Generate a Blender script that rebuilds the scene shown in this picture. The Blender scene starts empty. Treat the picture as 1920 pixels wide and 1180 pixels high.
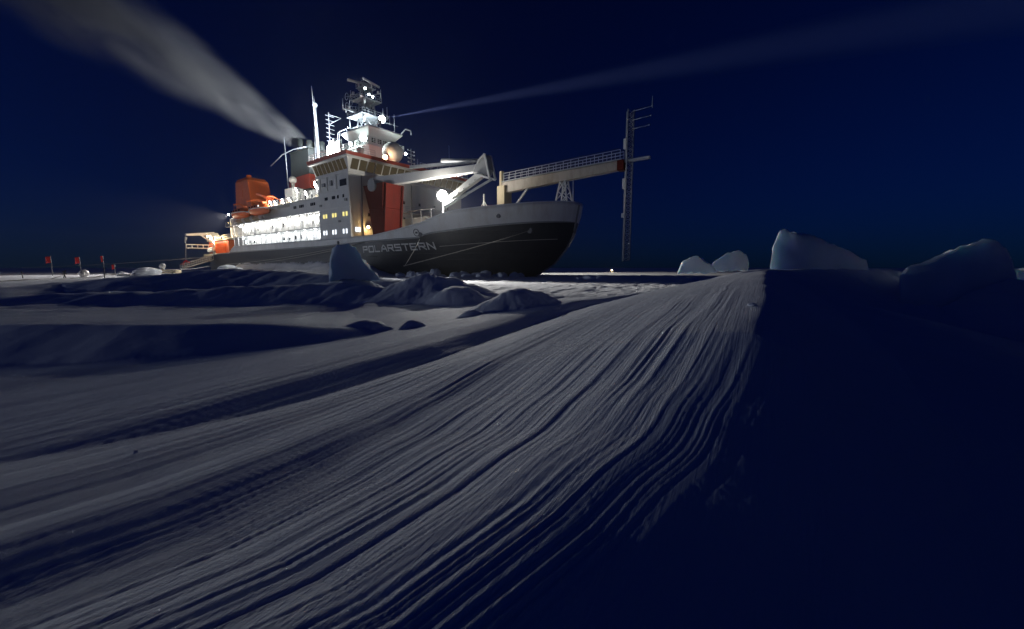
import bpy, bmesh, math, random
import numpy as np
from mathutils import Vector, Matrix
random.seed(7)
R = math.radians
scene = bpy.context.scene
COL = scene.collection

# ------------------------------------------------------------------ camera
cam_d = bpy.data.cameras.new("camera")
cam_d.sensor_width = 36.0
cam_d.lens = 760.0 / 1920.0 * 36.0
cam_d.clip_start = 0.05
cam_d.clip_end = 12000
cam = bpy.data.objects.new("camera", cam_d)
COL.objects.link(cam)
cam.location = (0, 0, 1.45)
cam.rotation_euler = (R(90 - 6.605), 0, 0)
scene.camera = cam

# ------------------------------------------------------------------ sky
SUN_AZ_VEC = Vector((-0.98, -0.20, 0)).normalized()      # where the low moon stands
world = bpy.data.worlds.new("World")
scene.world = world
world.use_nodes = True
wn, wl = world.node_tree.nodes, world.node_tree.links
wn.clear()
wo = wn.new("ShaderNodeOutputWorld")
wb = wn.new("ShaderNodeBackground")
sky = wn.new("ShaderNodeTexSky")
sky.sky_type = 'NISHITA'
sky.sun_disc = False
sky.sun_elevation = R(8.0)
sky.sun_rotation = math.atan2(SUN_AZ_VEC.x, SUN_AZ_VEC.y)
sky.air_density = 1.0
sky.dust_density = 0.2
sky.ozone_density = 4.0
tint = wn.new("ShaderNodeMix")
tint.data_type = 'RGBA'
tint.blend_type = 'MULTIPLY'
tint.inputs[0].default_value = 1.0
tint.inputs[7].default_value = (0.03, 0.20, 1.0, 1)
wl.new(sky.outputs[0], tint.inputs[6])
wl.new(tint.outputs[2], wb.inputs[0])
wb.inputs[1].default_value = 0.0094
wl.new(wb.outputs[0], wo.inputs[0])

# ------------------------------------------------------------------ moon as the one sun lamp
sd = bpy.data.lights.new("moon", 'SUN')
sd.energy = 0.31
sd.angle = R(0.5)
sd.color = (0.74, 0.84, 1.0)
so = bpy.data.objects.new("moon", sd)
COL.objects.link(so)
MOON_EL = R(1.2)
tv = Vector((-SUN_AZ_VEC.x * math.cos(MOON_EL), -SUN_AZ_VEC.y * math.cos(MOON_EL), -math.sin(MOON_EL)))
so.rotation_euler = tv.to_track_quat('-Z', 'Y').to_euler()

vs = scene.view_settings
vs.view_transform = 'Standard'
vs.look = 'None'
vs.exposure = 0.0
vs.gamma = 1.0
vs.use_curve_mapping = False
cy = scene.cycles
cy.use_denoising = True
try:
    cy.denoiser = 'OPENIMAGEDENOISE'
except Exception:
    pass
cy.max_bounces = 6
cy.diffuse_bounces = 3
cy.glossy_bounces = 3
cy.volume_bounces = 0
cy.transparent_max_bounces = 8
cy.sample_clamp_indirect = 3.0
cy.volume_step_rate = 0.15
cy.use_light_tree = True

# ------------------------------------------------------------------ materials
def nmat(name):
    m = bpy.data.materials.new(name)
    m.use_nodes = True
    nt = m.node_tree
    b = nt.nodes["Principled BSDF"]
    return m, nt, b

def paint(name, col, rough=0.5, var=0.25, scale=0.8, metal=0.0, dirt=(0.35, 0.33, 0.3), bump=0.15, stretch=(1, 1, 0.25)):
    """paint with blotches and streaks of wear"""
    m, nt, b = nmat(name)
    N, L = nt.nodes, nt.links
    tc = N.new("ShaderNodeTexCoord")
    mp = N.new("ShaderNodeMapping")
    mp.inputs["Scale"].default_value = (stretch[0] * scale, stretch[1] * scale, stretch[2] * scale)
    L.new(tc.outputs["Object"], mp.inputs[0])
    n1 = N.new("ShaderNodeTexNoise")
    n1.inputs["Scale"].default_value = 1.6
    n1.inputs["Detail"].default_value = 8
    n1.inputs["Roughness"].default_value = 0.65
    L.new(mp.outputs[0], n1.inputs["Vector"])
    cr = N.new("ShaderNodeValToRGB")
    cr.color_ramp.elements[0].position = 0.45
    cr.color_ramp.elements[1].position = 0.75
    cr.color_ramp.elements[0].color = (0, 0, 0, 1)
    cr.color_ramp.elements[1].color = (var, var, var, 1)
    L.new(n1.outputs[0], cr.inputs[0])
    mx = N.new("ShaderNodeMix")
    mx.data_type = 'RGBA'
    mx.inputs[6].default_value = (*col, 1)
    mx.inputs[7].default_value = (*dirt, 1)
    L.new(cr.outputs[0], mx.inputs[0])
    L.new(mx.outputs[2], b.inputs["Base Color"])
    b.inputs["Roughness"].default_value = rough
    b.inputs["Metallic"].default_value = metal
    n2 = N.new("ShaderNodeTexNoise")
    n2.inputs["Scale"].default_value = 3.0
    n2.inputs["Detail"].default_value = 6
    L.new(tc.outputs["Object"], n2.inputs["Vector"])
    bp = N.new("ShaderNodeBump")
    bp.inputs["Strength"].default_value = bump
    bp.inputs["Distance"].default_value = 0.05
    L.new(n2.outputs[0], bp.inputs["Height"])
    L.new(bp.outputs[0], b.inputs["Normal"])
    return m

def emit(name, col, strength):
    m, nt, b = nmat(name)
    b.inputs["Base Color"].default_value = (0.8, 0.8, 0.8, 1)
    b.inputs["Emission Color"].default_value = (*col, 1)
    b.inputs["Emission Strength"].default_value = strength
    try:
        m.cycles.emission_sampling = 'NONE'
    except Exception:
        pass
    return m

def glass_dark(name, col, e=0.0, ecol=(1, .8, .5)):
    m, nt, b = nmat(name)
    N, L = nt.nodes, nt.links
    b.inputs["Base Color"].default_value = (*col, 1)
    b.inputs["Roughness"].default_value = 0.12
    if e > 0:
        b.inputs["Emission Color"].default_value = (*ecol, 1)
        b.inputs["Emission Strength"].default_value = e
        try:
            m.cycles.emission_sampling = 'NONE'
        except Exception:
            pass
    return m

M = {}
M['white'] = paint('white_paint', (0.72, 0.72, 0.70), 0.45, 0.22, 0.5, dirt=(0.42, 0.36, 0.30))
M['bulwark'] = paint('bulwark_paint', (0.80, 0.81, 0.79), 0.5, 0.45, 0.5, dirt=(0.45, 0.38, 0.30), stretch=(1, 1, .12))
M['hull'] = paint('hull_paint', (0.010, 0.014, 0.026), 0.42, 0.30, 0.22, dirt=(0.045, 0.045, 0.05), bump=0.35, stretch=(2.6, 2.6, .35))
M['orange'] = paint('orange_paint', (0.62, 0.11, 0.02), 0.5, 0.25, 0.7, dirt=(0.25, 0.10, 0.05))
M['red'] = paint('red_paint', (0.40, 0.045, 0.02), 0.5, 0.25, 0.6, dirt=(0.12, 0.05, 0.04))
M['oxide'] = paint('oxide_red', (0.11, 0.012, 0.008), 0.7, 0.5, 0.6, dirt=(0.04, 0.012, 0.01))
M['oxide'].node_tree.nodes['Principled BSDF'].inputs['Specular IOR Level'].default_value = 0.12
M['funnel'] = paint('funnel_paint', (0.030, 0.036, 0.034), 0.6, 0.35, 0.6, dirt=(0.06, 0.06, 0.05))
M['grey'] = paint('grey_paint', (0.30, 0.31, 0.32), 0.55, 0.3, 0.8, dirt=(0.14, 0.13, 0.12))
M['steel'] = paint('frosted_steel', (0.42, 0.44, 0.47), 0.6, 0.3, 1.5, dirt=(0.18, 0.18, 0.19))
M['darksteel'] = paint('dark_steel', (0.09, 0.09, 0.10), 0.6, 0.3, 1.5, dirt=(0.2, 0.19, 0.2))
M['deck'] = paint('deck_paint', (0.10, 0.13, 0.11), 0.7, 0.7, 0.3, dirt=(0.7, 0.72, 0.74))
M['buff'] = paint('buff_canvas', (0.55, 0.47, 0.32), 0.8, 0.3, 1.0, dirt=(0.3, 0.26, 0.18))
M['rope'] = paint('frosted_rope', (0.42, 0.40, 0.36), 0.9, 0.4, 4.0, dirt=(0.2, 0.18, 0.16))
M['cable'] = paint('dark_cable', (0.025, 0.025, 0.03), 0.7, 0.3, 4.0)
M['radome'] = paint('radome_white', (0.70, 0.66, 0.62), 0.35, 0.12, 0.6, dirt=(0.5, 0.46, 0.42), bump=0.03)
M['flag'] = paint('red_cloth', (0.60, 0.02, 0.025), 0.8, 0.2, 3.0, dirt=(0.3, 0.02, 0.02))
M['bridge_glass'] = glass_dark('bridge_glass', (0.035, 0.032, 0.022), 0.035, (1.0, 0.72, 0.35))
M['dark_glass'] = glass_dark('dark_glass', (0.012, 0.014, 0.018))
M['lit_yellow'] = glass_dark('lit_yellow', (0.5, 0.45, 0.2), 1.1, (1.0, 0.85, 0.28))
M['lit_white'] = glass_dark('lit_white', (0.5, 0.5, 0.5), 1.6, (0.85, 0.92, 1.0))
M['lens_white'] = emit('lamp_lens_white', (1.0, 0.97, 0.88), 60)
M['lens_cool'] = emit('lamp_lens_cool', (0.85, 0.96, 1.0), 40)
M['lens_warm'] = emit('lamp_lens_warm', (1.0, 0.72, 0.35), 30)
M['boom'] = paint('boom_paint', (0.40, 0.36, 0.31), 0.55, 0.5, 0.9, dirt=(0.14, 0.11, 0.09))
M['letter'] = paint('letter_paint', (0.72, 0.72, 0.70), 0.5, 0.45, 1.2, dirt=(0.15, 0.15, 0.16))

def snow_mat(name, sparkle=True):
    m, nt, b = nmat(name)
    N, L = nt.nodes, nt.links
    geo = N.new("ShaderNodeNewGeometry")
    n1 = N.new("ShaderNodeTexNoise")
    n1.inputs["Scale"].default_value = 0.9
    n1.inputs["Detail"].default_value = 7
    L.new(geo.outputs["Position"], n1.inputs["Vector"])
    cr = N.new("ShaderNodeValToRGB")
    cr.color_ramp.elements[0].position = 0.3
    cr.color_ramp.elements[0].color = (0.82, 0.85, 0.90, 1)
    cr.color_ramp.elements[1].position = 0.7
    cr.color_ramp.elements[1].color = (0.90, 0.92, 0.96, 1)
    L.new(n1.outputs[0], cr.inputs[0])
    L.new(cr.outputs[0], b.inputs["Base Color"])
    b.inputs["Roughness"].default_value = 0.75
    b.inputs["Specular IOR Level"].default_value = 0.25
    # grain of wind-packed snow: fine isotropic grain and stretched wind lines
    n2 = N.new("ShaderNodeTexNoise")
    n2.inputs["Scale"].default_value = 130
    n2.inputs["Detail"].default_value = 5
    n2.inputs["Roughness"].default_value = 0.7
    L.new(geo.outputs["Position"], n2.inputs["Vector"])
    bp = N.new("ShaderNodeBump")
    bp.inputs["Strength"].default_value = 0.55
    bp.inputs["Distance"].default_value = 0.004
    L.new(n2.outputs[0], bp.inputs["Height"])
    last = bp
    if sparkle:
        mr = N.new("ShaderNodeMapping")
        mr.vector_type = 'POINT'
        mr.inputs["Rotation"].default_value = (0, 0, math.atan2(0.526, 0.850))
        L.new(geo.outputs["Position"], mr.inputs[0])
        ms = N.new("ShaderNodeMapping")
        ms.inputs["Scale"].default_value = (95, 1.6, 1.6)
        L.new(mr.outputs[0], ms.inputs[0])
        n3 = N.new("ShaderNodeTexNoise")
        n3.inputs["Scale"].default_value = 1.0
        n3.inputs["Detail"].default_value = 4
        n3.inputs["Roughness"].default_value = 0.6
        L.new(ms.outputs[0], n3.inputs["Vector"])
        b2 = N.new("ShaderNodeBump")
        b2.inputs["Strength"].default_value = 0.6
        b2.inputs["Distance"].default_value = 0.010
        L.new(n3.outputs[0], b2.inputs["Height"])
        L.new(bp.outputs[0], b2.inputs["Normal"])
        last = b2
    L.new(last.outputs[0], b.inputs["Normal"])
    return m

M['snow'] = snow_mat('wind_packed_snow')
M['ice'] = snow_mat('snowy_ice', False)
M['slab'] = snow_mat('blue_slab_ice', False)
_b = M['slab'].node_tree.nodes['Principled BSDF']
_b.inputs['Subsurface Weight'].default_value = 0.38
_b.inputs['Subsurface Radius'].default_value = (.25, .5, .8)
_b.inputs['Subsurface Scale'].default_value = 0.6
_r = [n for n in M['slab'].node_tree.nodes if n.type == 'VALTORGB'][0].color_ramp.elements
_r[0].color = (.55, .68, .80, 1); _r[1].color = (.78, .86, .93, 1)

# ------------------------------------------------------------------ noise for terrain
def _hash(ix, iy, seed):
    h = (ix.astype(np.int64) * 374761393 + iy.astype(np.int64) * 668265263 + seed * 982451653) & 0xFFFFFFFF
    h = ((h ^ (h >> 13)) * 1274126177) & 0xFFFFFFFF
    h = h ^ (h >> 16)
    return (h & 0xFFFF) / 65535.0

def vnoise(x, y, seed=0):
    x = np.asarray(x, float); y = np.asarray(y, float)
    ix = np.floor(x); iy = np.floor(y)
    fx = x - ix; fy = y - iy
    fx = fx * fx * fx * (fx * (fx * 6 - 15) + 10); fy = fy * fy * fy * (fy * (fy * 6 - 15) + 10)
    a = _hash(ix, iy, seed); b = _hash(ix + 1, iy, seed)
    c = _hash(ix, iy + 1, seed); d = _hash(ix + 1, iy + 1, seed)
    return (a + (b - a) * fx + (c - a) * fy + (a - b - c + d) * fx * fy) * 2 - 1

def fbm(x, y, seed=0, o=4):
    s = 0; a = 1.0
    for k in range(o):
        s = s + a * vnoise(x * 2 ** k + 17.3 * k, y * 2 ** k - 9.1 * k, seed + k)
        a *= 0.5
    return s

def sstep(a, b, x):
    t = np.clip((x - a) / (b - a), 0, 1)
    return t * t * (3 - 2 * t)

# ------------------------------------------------------------------ the ship's frame: u forward, v starboard, z up
SHIP_O = Vector((-19.3, 75.9, 0))
TH = R(52.5)
FV = Vector((math.sin(TH), -math.cos(TH), 0))
SV = Vector((-math.cos(TH), -math.sin(TH), 0))
def SW(u, v, z):
    return SHIP_O + FV * u + SV * v + Vector((0, 0, z))

# ------------------------------------------------------------------ snow terrain
GX, GY = 0.526, 0.850            # the wind's direction: grooves run along it
RIDGES = [  # crest points (x, y, z), width on the camera's side, width on the far side, base z
    ([(-5.5, -0.6, .14), (-3.37, 2.57, .24), (-2.65, 3.5, .29), (-1.18, 5.52, .41), (1.53, 10.56, .57), (4.4, 13.4, .60), (8.5, 16, .02)], 0.75, 2.8, .10),
    ([(-16, 7.6, .48), (-8.44, 6.63, .52), (-6.08, 6.45, .55), (-4.13, 6.76, .50), (-2.6, 7.4, .34), (-0.8, 8.4, .02)], 1.0, 5.0, 0.0),
    ([(-34, 12.0, .5), (-19.5, 15.2, .55), (-19.5, 17.6, .75), (-16.5, 17.9, 1.08), (-13.5, 19.4, 1.32), (-10.5, 19.5, 1.26), (-8.5, 19, 1.1), (-5.0, 19.5, .8), (-1, 21, .02)], 2.6, 5.0, 0.0),
    ([(-30, 10.6, .4), (-17.2, 13.6, .45), (-12.9, 14.9, .55), (-6.9, 16.2, .80), (-4.4, 16.4, .5), (-2.0, 17.0, .02)], 1.1, 4.0, 0.0),
    ([(6.2, 10.3, 1.41), (11.41, 12.82, 1.36), (12.6, 11.83, 1.25), (12.6, 9.59, 1.12), (15.5, 7.0, 1.0), (20, 3.0, .9)], 2.6, 3.2, 0.05),
]
def ridge_height(x, y, pts, wn, wf, base):
    best = np.full(x.shape, 1e9); zc = np.zeros(x.shape); side = np.zeros(x.shape)
    for (a, b) in zip(pts[:-1], pts[1:]):
        dx, dy = b[0] - a[0], b[1] - a[1]
        l2 = dx * dx + dy * dy
        t = np.clip(((x - a[0]) * dx + (y - a[1]) * dy) / l2, 0, 1)
        px = x - (a[0] + t * dx); py = y - (a[1] + t * dy)
        d = np.hypot(px, py)
        # camera side: the side of the segment the origin lies on
        s0 = dx * (0 - a[1]) - dy * (0 - a[0])
        s = dx * py - dy * px
        near = np.sign(s) == np.sign(s0)
        m = d < best
        best = np.where(m, d, best); zc = np.where(m, a[2] + (b[2] - a[2]) * t, zc); side = np.where(m, near, side)
    w = np.where(side > 0, wn, wf)
    prof = np.where(side > 0, 1 - sstep(0, 1, best / (w * 1.6)) ** 0.72, np.exp(-(best / w) ** 1.4))
    return base + (zc - base) * prof

def bump(x, y, cx, cy, rx, ry, ang, h, e=2.2):
    c, s = math.cos(ang), math.sin(ang)
    dx = (x - cx) * c + (y - cy) * s; dy = -(x - cx) * s + (y - cy) * c
    return h * np.exp(-(np.sqrt((dx / rx) ** 2 + (dy / ry) ** 2)) ** e)

def H(x, y):
    x = np.asarray(x, float); y = np.asarray(y, float)
    p = GX * x + GY * y
    q = -GY * x + GX * y
    r = np.hypot(x, y)
    far = np.zeros(x.shape)
    for (pts, wn_, wf_, base) in RIDGES:
        wob = 0.05 * fbm(x * .9, y * .9, 31, 3)
        far = np.maximum(far, ridge_height(x + wob, y + wob, pts, wn_, wf_, base))
    # the big drift that the camera stands on
    qc = np.interp(p, [-3, .0, .6, 1.1, 1.6, 2.1, 2.7, 4, 9.5, 14], [2.3, .85, .50, .33, .19, .08, .012, -.01, -.03, -.25])
    qc = qc + 0.020 * vnoise(p * 3.1, p * 0, 5) * sstep(0, 1.5, p)
    zcr = np.interp(p, [-3, 0, .6, 1.1, 1.6, 2.1, 2.7, 4, 6, 9, 11.5, 14], [.50, .63, .675, .73, .82, .94, 1.10, 1.24, 1.33, 1.395, 1.41, 1.1])
    dl = q - qc
    zpl = np.interp(p, [-3, 0, 2, 5, 9, 14], [.16, .18, .22, .26, .30, .3])        # foot of the left flank at q = 4
    leftw = np.interp(p, [-2, 2, 9], [4.0, 3.4, 4.4])
    tl = np.clip(dl / leftw, 0, 1)
    zl = zcr + (zpl - zcr) * (tl * (0.55 + 0.45 * (1 - (1 - tl) ** 2)))
    zl = np.where(dl > leftw, zpl - np.interp(p, [0, 3, 6], [.02, .10, .13]) * (1 - np.exp(-(dl - leftw) / 1.0)), zl)
    wr = np.interp(p, [0, 1.2, 2.2, 3.2], [.42, .34, .17, .05])          # how rounded the crest is
    dr = 0.5 * (-dl + np.sqrt(dl * dl + wr * wr))
    steep = np.interp(p, [0, 1.5, 3, 9], [.40, .46, .50, .55])
    fall = steep * np.minimum(dr, 0.8) + .27 * np.clip(dr - 0.8, 0, 3.2) + 0.04 * np.clip(dr - 4.0, 0, 6)
    drift = np.maximum(zl - fall, -0.55)
    fade = (1 - sstep(10.5, 14.5, p)) * (1 - sstep(5.0, 8.5, dl)) * (1 - sstep(9, 16, dr))
    base = 0.10 * fbm(x * .25, y * .25, 3, 3) * sstep(6, 16, r)
    z = base + drift * fade * 1.0
    z = np.maximum(z, far * (1 - 0 * fade))
    # hummocks of the middle distance
    rough = fbm(x * 1.7, y * 1.7, 71, 4)
    hum = bump(x, y, -3.3, 16.6, 2.4, 1.4, 0.1, 1.24, 2.0) + bump(x, y, -1.9, 14.6, 1.0, .8, 0.1, .75, 2.6)
    hum = np.maximum(hum, bump(x, y, .22, 10.3, 1.6, .9, 0.45, .98, 2.2))
    hum = np.maximum(hum, bump(x, y, -2.8, 7.6, .75, .45, 0.3, .52, 2.2))
    hum = np.maximum(hum, bump(x, y, -1.9, 7.7, .40, .35, 0.1, .50, 2.4))
    hum = np.maximum(hum, bump(x, y, -0.9, 9.2, .6, .4, 0.6, .55, 2.4))
    hum = np.maximum(hum, bump(x, y, -6.8, 17.2, 1.5, 1.2, 0, 1.15, 2.6))
    hum = hum * (0.88 + 0.045 * rough) + 0.022 * np.abs(fbm(x * 3.1, y * 3.1, 73, 4)) * sstep(.12, .4, hum)
    z = np.maximum(z, hum)
    # sastrugi of the flat ice between drift and ship
    mid = sstep(11, 18, r) * (1 - sstep(70, 160, r))
    pp = p * .30 + .4 * fbm(x * .1, y * .1, 8, 2)
    z = z + mid * (0.085 * np.abs(fbm(pp, q * 1.1, 41, 4)) + 0.03 * fbm(pp * 3, q * 3.3, 42, 3))
    z = z + 0.22 * sstep(60, 220, r) * fbm(x * .03, y * .05, 15, 3)
    # a bank of blown snow against the ship's side
    du = (x - SHIP_O.x) * FV.x + (y - SHIP_O.y) * FV.y
    dv = (x - SHIP_O.x) * SV.x + (y - SHIP_O.y) * SV.y
    bank = sstep(-52, -44, du) * (1 - sstep(2, 12, du)) * np.exp(-np.maximum(dv - 12.2, 0) / 2.3) * (dv > 4)
    z = z + 2.35 * bank * (1 + .12 * fbm(x * .5, y * .5, 55, 3))
    # wind grooves along p
    qw = q - qc * np.exp(-np.maximum(dl, 0) / 1.1) + 0.06 * vnoise(p * .5, q * .4, 21) + 0.010 * vnoise(p * 1.6, q * 2, 22)
    damp = np.where(dl >= 0, 1.0, np.exp(dl / .12) * .9 + 0.015)
    near = (1 - sstep(14, 30, r))
    shelter = 1 - 0.68 * sstep(2.2, 7, r)
    g = 0.0008 * vnoise(p * 1.6, qw * 140, 18) + 0.0021 * vnoise(p * 1.2, qw * 84, 19) + 0.0034 * vnoise(p * .8, qw * 47, 23) + 0.0036 * vnoise(p * .5, qw * 24, 24) + 0.0038 * vnoise(p * .33, qw * 11.2, 25)
    lump_ = 0.009 * vnoise(p * .20, qw * 4.3, 26) + 0.066 * vnoise(p * .13, qw * 1.35, 27) * sstep(.3, 1.2, np.abs(dl))
    g = g + (0.022 * vnoise(p * .11, qw * 2.3, 61) + 0.014 * vnoise(p * .17, qw * 5.1, 62)) * sstep(4.5, 9, r) * 0.9
    crest_ = 1 - (1 - sstep(.02, .45, np.abs(dl))) * sstep(1.7, 3, p)
    amp = 0.9 + 0.7 * vnoise(p * .3 + 3, q * .8, 28)
    z = z + (g * np.maximum(amp, .25) + lump_ * 1.25) * damp * near * shelter * crest_
    z = z + 0.0006 * fbm(x * 40, y * 40, 29, 2) * (1 - sstep(4, 9, r))
    return z

def ground_z(x, y):
    return float(H(np.array([x]), np.array([y]))[0])

# polar sheet round the camera's spot, fine where the photograph is near
front = np.radians(np.concatenate([np.linspace(-58, 58, 1000)]))
back = np.radians(np.concatenate([np.linspace(58, 302, 90)[1:-1]]))
AZ = np.concatenate([front, back])
RR = np.concatenate([[0.12, 0.3], np.geomspace(0.5, 34, 620), np.geomspace(34, 130, 110)[1:], np.geomspace(130, 1500, 50)[1:]])
A, Q = np.meshgrid(AZ, RR)
X = np.sin(A) * Q; Y = np.cos(A) * Q
Z = H(X.ravel(), Y.ravel()).reshape(X.shape)
nr, na = X.shape
co = np.stack([X, Y, Z], -1).reshape(-1, 3)
i = np.arange(nr - 1)[:, None] * na; j = np.arange(na)[None, :]
j2 = (j + 1) % na
quads = np.stack([i + j, i + na + j, i + na + j2, i + j2], -1).reshape(-1, 4)
me = bpy.data.meshes.new("snow_field")
me.vertices.add(len(co)); me.vertices.foreach_set("co", co.astype(np.float32).ravel())
me.loops.add(quads.size); me.loops.foreach_set("vertex_index", quads.ravel().astype(np.int32))
me.polygons.add(len(quads)); me.polygons.foreach_set("loop_start", (np.arange(len(quads)) * 4).astype(np.int32))
me.polygons.foreach_set("loop_total", np.full(len(quads), 4, np.int32))
me.polygons.foreach_set("use_smooth", np.ones(len(quads), bool))
me.update(calc_edges=True)
me.flip_normals() if me.polygons[len(quads) // 2].normal.z < 0 else None
me.materials.append(M['snow'])
ground = bpy.data.objects.new("snow_ground", me)
COL.objects.link(ground)
ground["kind"] = "structure"

# ------------------------------------------------------------------ mesh helpers (ship coordinates u, v, z)
def prop(o, label=None, cat=None, group=None, kind=None):
    if label: o["label"] = label
    if cat: o["category"] = cat
    if group: o["group"] = group
    if kind: o["kind"] = kind
    return o

class MB:
    def __init__(self, ship=True):
        self.bm = bmesh.new(); self.ship = ship
    def c(self, p):
        return Vector((p[0], -p[1], p[2])) if self.ship else Vector(p)
    def hexa(self, pts):
        v = [self.bm.verts.new(self.c(p)) for p in pts]
        for f in ((0, 1, 2, 3), (4, 7, 6, 5), (0, 4, 5, 1), (1, 5, 6, 2), (2, 6, 7, 3), (3, 7, 4, 0)):
            self.bm.faces.new([v[k] for k in f])
        return self
    def box(self, u0, u1, v0, v1, z0, z1):
        return self.hexa([(u0, v0, z0), (u1, v0, z0), (u1, v1, z0), (u0, v1, z0), (u0, v0, z1), (u1, v0, z1), (u1, v1, z1), (u0, v1, z1)])
    def frus(self, b, t):
        """frustum from rectangles b and t, each (u0, u1, v0, v1, z)"""
        r = lambda q: [(q[0], q[2], q[4]), (q[1], q[2], q[4]), (q[1], q[3], q[4]), (q[0], q[3], q[4])]
        return self.hexa(r(b) + r(t))
    def bar(self, a, b, w, h=None, w2=None, h2=None):
        h = h or w; w2 = w2 or w; h2 = h2 or h
        A_, B_ = Vector(a), Vector(b)
        d = (B_ - A_).normalized()
        up = Vector((0, 0, 1)) if abs(d.z) < 0.95 else Vector((1, 0, 0))
        s = d.cross(up).normalized(); t = s.cross(d).normalized()
        q = lambda P_, ww, hh: [P_ + s * ww / 2 * i_ + t * hh / 2 * j_ for i_, j_ in ((-1, -1), (1, -1), (1, 1), (-1, 1))]
        return self.hexa(q(A_, w, h) + q(B_, w2, h2))
    def tube(self, a, b, r, r2=None, n=8, caps=True):
        r2 = r if r2 is None else r2
        A_, B_ = Vector(a), Vector(b)
        d = (B_ - A_).normalized()
        up = Vector((0, 0, 1)) if abs(d.z) < 0.95 else Vector((1, 0, 0))
        s = d.cross(up).normalized(); t = s.cross(d).normalized()
        ra, rb = [], []
        for k in range(n):
            w = s * math.cos(2 * math.pi * k / n) + t * math.sin(2 * math.pi * k / n)
            ra.append(self.bm.verts.new(self.c(A_ + w * r))); rb.append(self.bm.verts.new(self.c(B_ + w * r2)))
        for k in range(n):
            f = self.bm.faces.new([ra[k], ra[(k + 1) % n], rb[(k + 1) % n], rb[k]]); f.smooth = True
        if caps:
            self.bm.faces.new(ra[::-1]); self.bm.faces.new(rb)
        return self
    def path(self, pts, r, n=6):
        rings = []
        P_ = [Vector(p) for p in pts]
        for k, p in enumerate(P_):
            d = (P_[min(k + 1, len(P_) - 1)] - P_[max(k - 1, 0)]).normalized()
            up = Vector((0, 0, 1)) if abs(d.z) < 0.95 else Vector((1, 0, 0))
            s = d.cross(up).normalized(); t = s.cross(d).normalized()
            rings.append([self.bm.verts.new(self.c(p + (s * math.cos(6.2832 * m_ / n) + t * math.sin(6.2832 * m_ / n)) * r)) for m_ in range(n)])
        for a, b in zip(rings[:-1], rings[1:]):
            for k in range(n):
                f = self.bm.faces.new([a[k], a[(k + 1) % n], b[(k + 1) % n], b[k]]); f.smooth = True
        self.bm.faces.new(rings[0][::-1]); self.bm.faces.new(rings[-1])
        return self
    def sphere(self, c, r, seg=20, ring=12, sz=1.0):
        g = bmesh.ops.create_uvsphere(self.bm, u_segments=seg, v_segments=ring, radius=r, matrix=Matrix.Translation(self.c(c)) @ Matrix.Diagonal((1, 1, sz, 1)))
        for v in g['verts']:
            for f in v.link_faces: f.smooth = True
        return self
    def prism(self, poly, axis, a, b):
        """poly: 2D points in the two other axes; extruded from a to b along axis 0, 1 or 2"""
        def mk(p, w):
            q = list(p); q.insert(axis, w); return self.bm.verts.new(self.c(q))
        A_ = [mk(p, a) for p in poly]; B_ = [mk(p, b) for p in poly]
        n = len(poly)
        for k in range(n):
            self.bm.faces.new([A_[k], A_[(k + 1) % n], B_[(k + 1) % n], B_[k]])
        self.bm.faces.new(A_[::-1]); self.bm.faces.new(B_)
        return self
    def grid(self, rows, close=False, smooth=True):
        vv = [[self.bm.verts.new(self.c(p)) for p in row] for row in rows]
        for a, b in zip(vv[:-1], vv[1:]):
            n = len(a)
            for k in range(n if close else n - 1):
                f = self.bm.faces.new([a[k], a[(k + 1) % n], b[(k + 1) % n], b[k]]); f.smooth = smooth
        return vv
    def build(self, name, mat, parent=None, bevel=0.0, recalc=True):
        if recalc:
            bmesh.ops.recalc_face_normals(self.bm, faces=self.bm.faces[:])
        m = bpy.data.meshes.new(name)
        self.bm.to_mesh(m); self.bm.free()
        m.materials.append(M[mat] if isinstance(mat, str) else mat)
        o = bpy.data.objects.new(name, m)
        COL.objects.link(o)
        if parent is not None: o.parent = parent
        if bevel > 0:
            md = o.modifiers.new("bevel", 'BEVEL'); md.width = bevel; md.segments = 2; md.limit_method = 'ANGLE'
        return o

def empty(name, loc, rz=0.0):
    o = bpy.data.objects.new(name, None)
    COL.objects.link(o)
    o.location = loc; o.rotation_euler = (0, 0, rz)
    o.empty_display_size = 0.5
    return o

SHIP_RZ = math.atan2(FV.y, FV.x)
ship = empty("icebreaker", SHIP_O, SHIP_RZ)
prop(ship, "large icebreaker with dark hull and white superstructure, floodlit and frozen into the ice", "ship")

def place(src, parent, p, rz=0.0):
    o = src.copy(); COL.objects.link(o); o.parent = parent
    o.location = (p[0], -p[1], p[2]); o.rotation_euler = (0, 0, rz)
    return o

# ------------------------------------------------------------------ hull
def us(z):      # stem profile
    return float(np.interp(z, [-1.5, 0, 2, 4, 5.8, 9.8], [25.0, 28.2, 31.8, 33.6, 34.6, 35.4]))
def half(u, z):
    k = min(max(z / 8.5, 0), 1)
    u0 = -4 + 14 * k; n = 2.0 + .6 * k; m_ = 0.78 - .16 * k
    B = 12.2 + .3 * k
    e = us(z)
    if u > u0:
        t = min((u - u0) / (e - u0), 1.0)
        B = B * (1 - t ** n) ** m_
    if u < -58:
        B -= 1.6 * ((-58 - u) / 12) ** 2
    return B
ZT = lambda u: float(np.interp(u, [-70, -49, -48, -7, 8, 13, 18, 21, 23.5, 29.6, 35.4], [4.75, 4.75, 6.25, 6.15, 6.2, 6.7, 7.4, 8.2, 8.7, 9.2, 9.85]))
ZB = lambda u: float(np.interp(u, [-70, -48, -8, 8, 15, 17.2, 18.4, 23, 29.5, 35.4], [4.55, 4.95, 5.02, 5.38, 5.48, 5.55, 6.0, 6.4, 6.95, 7.45]))
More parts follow.
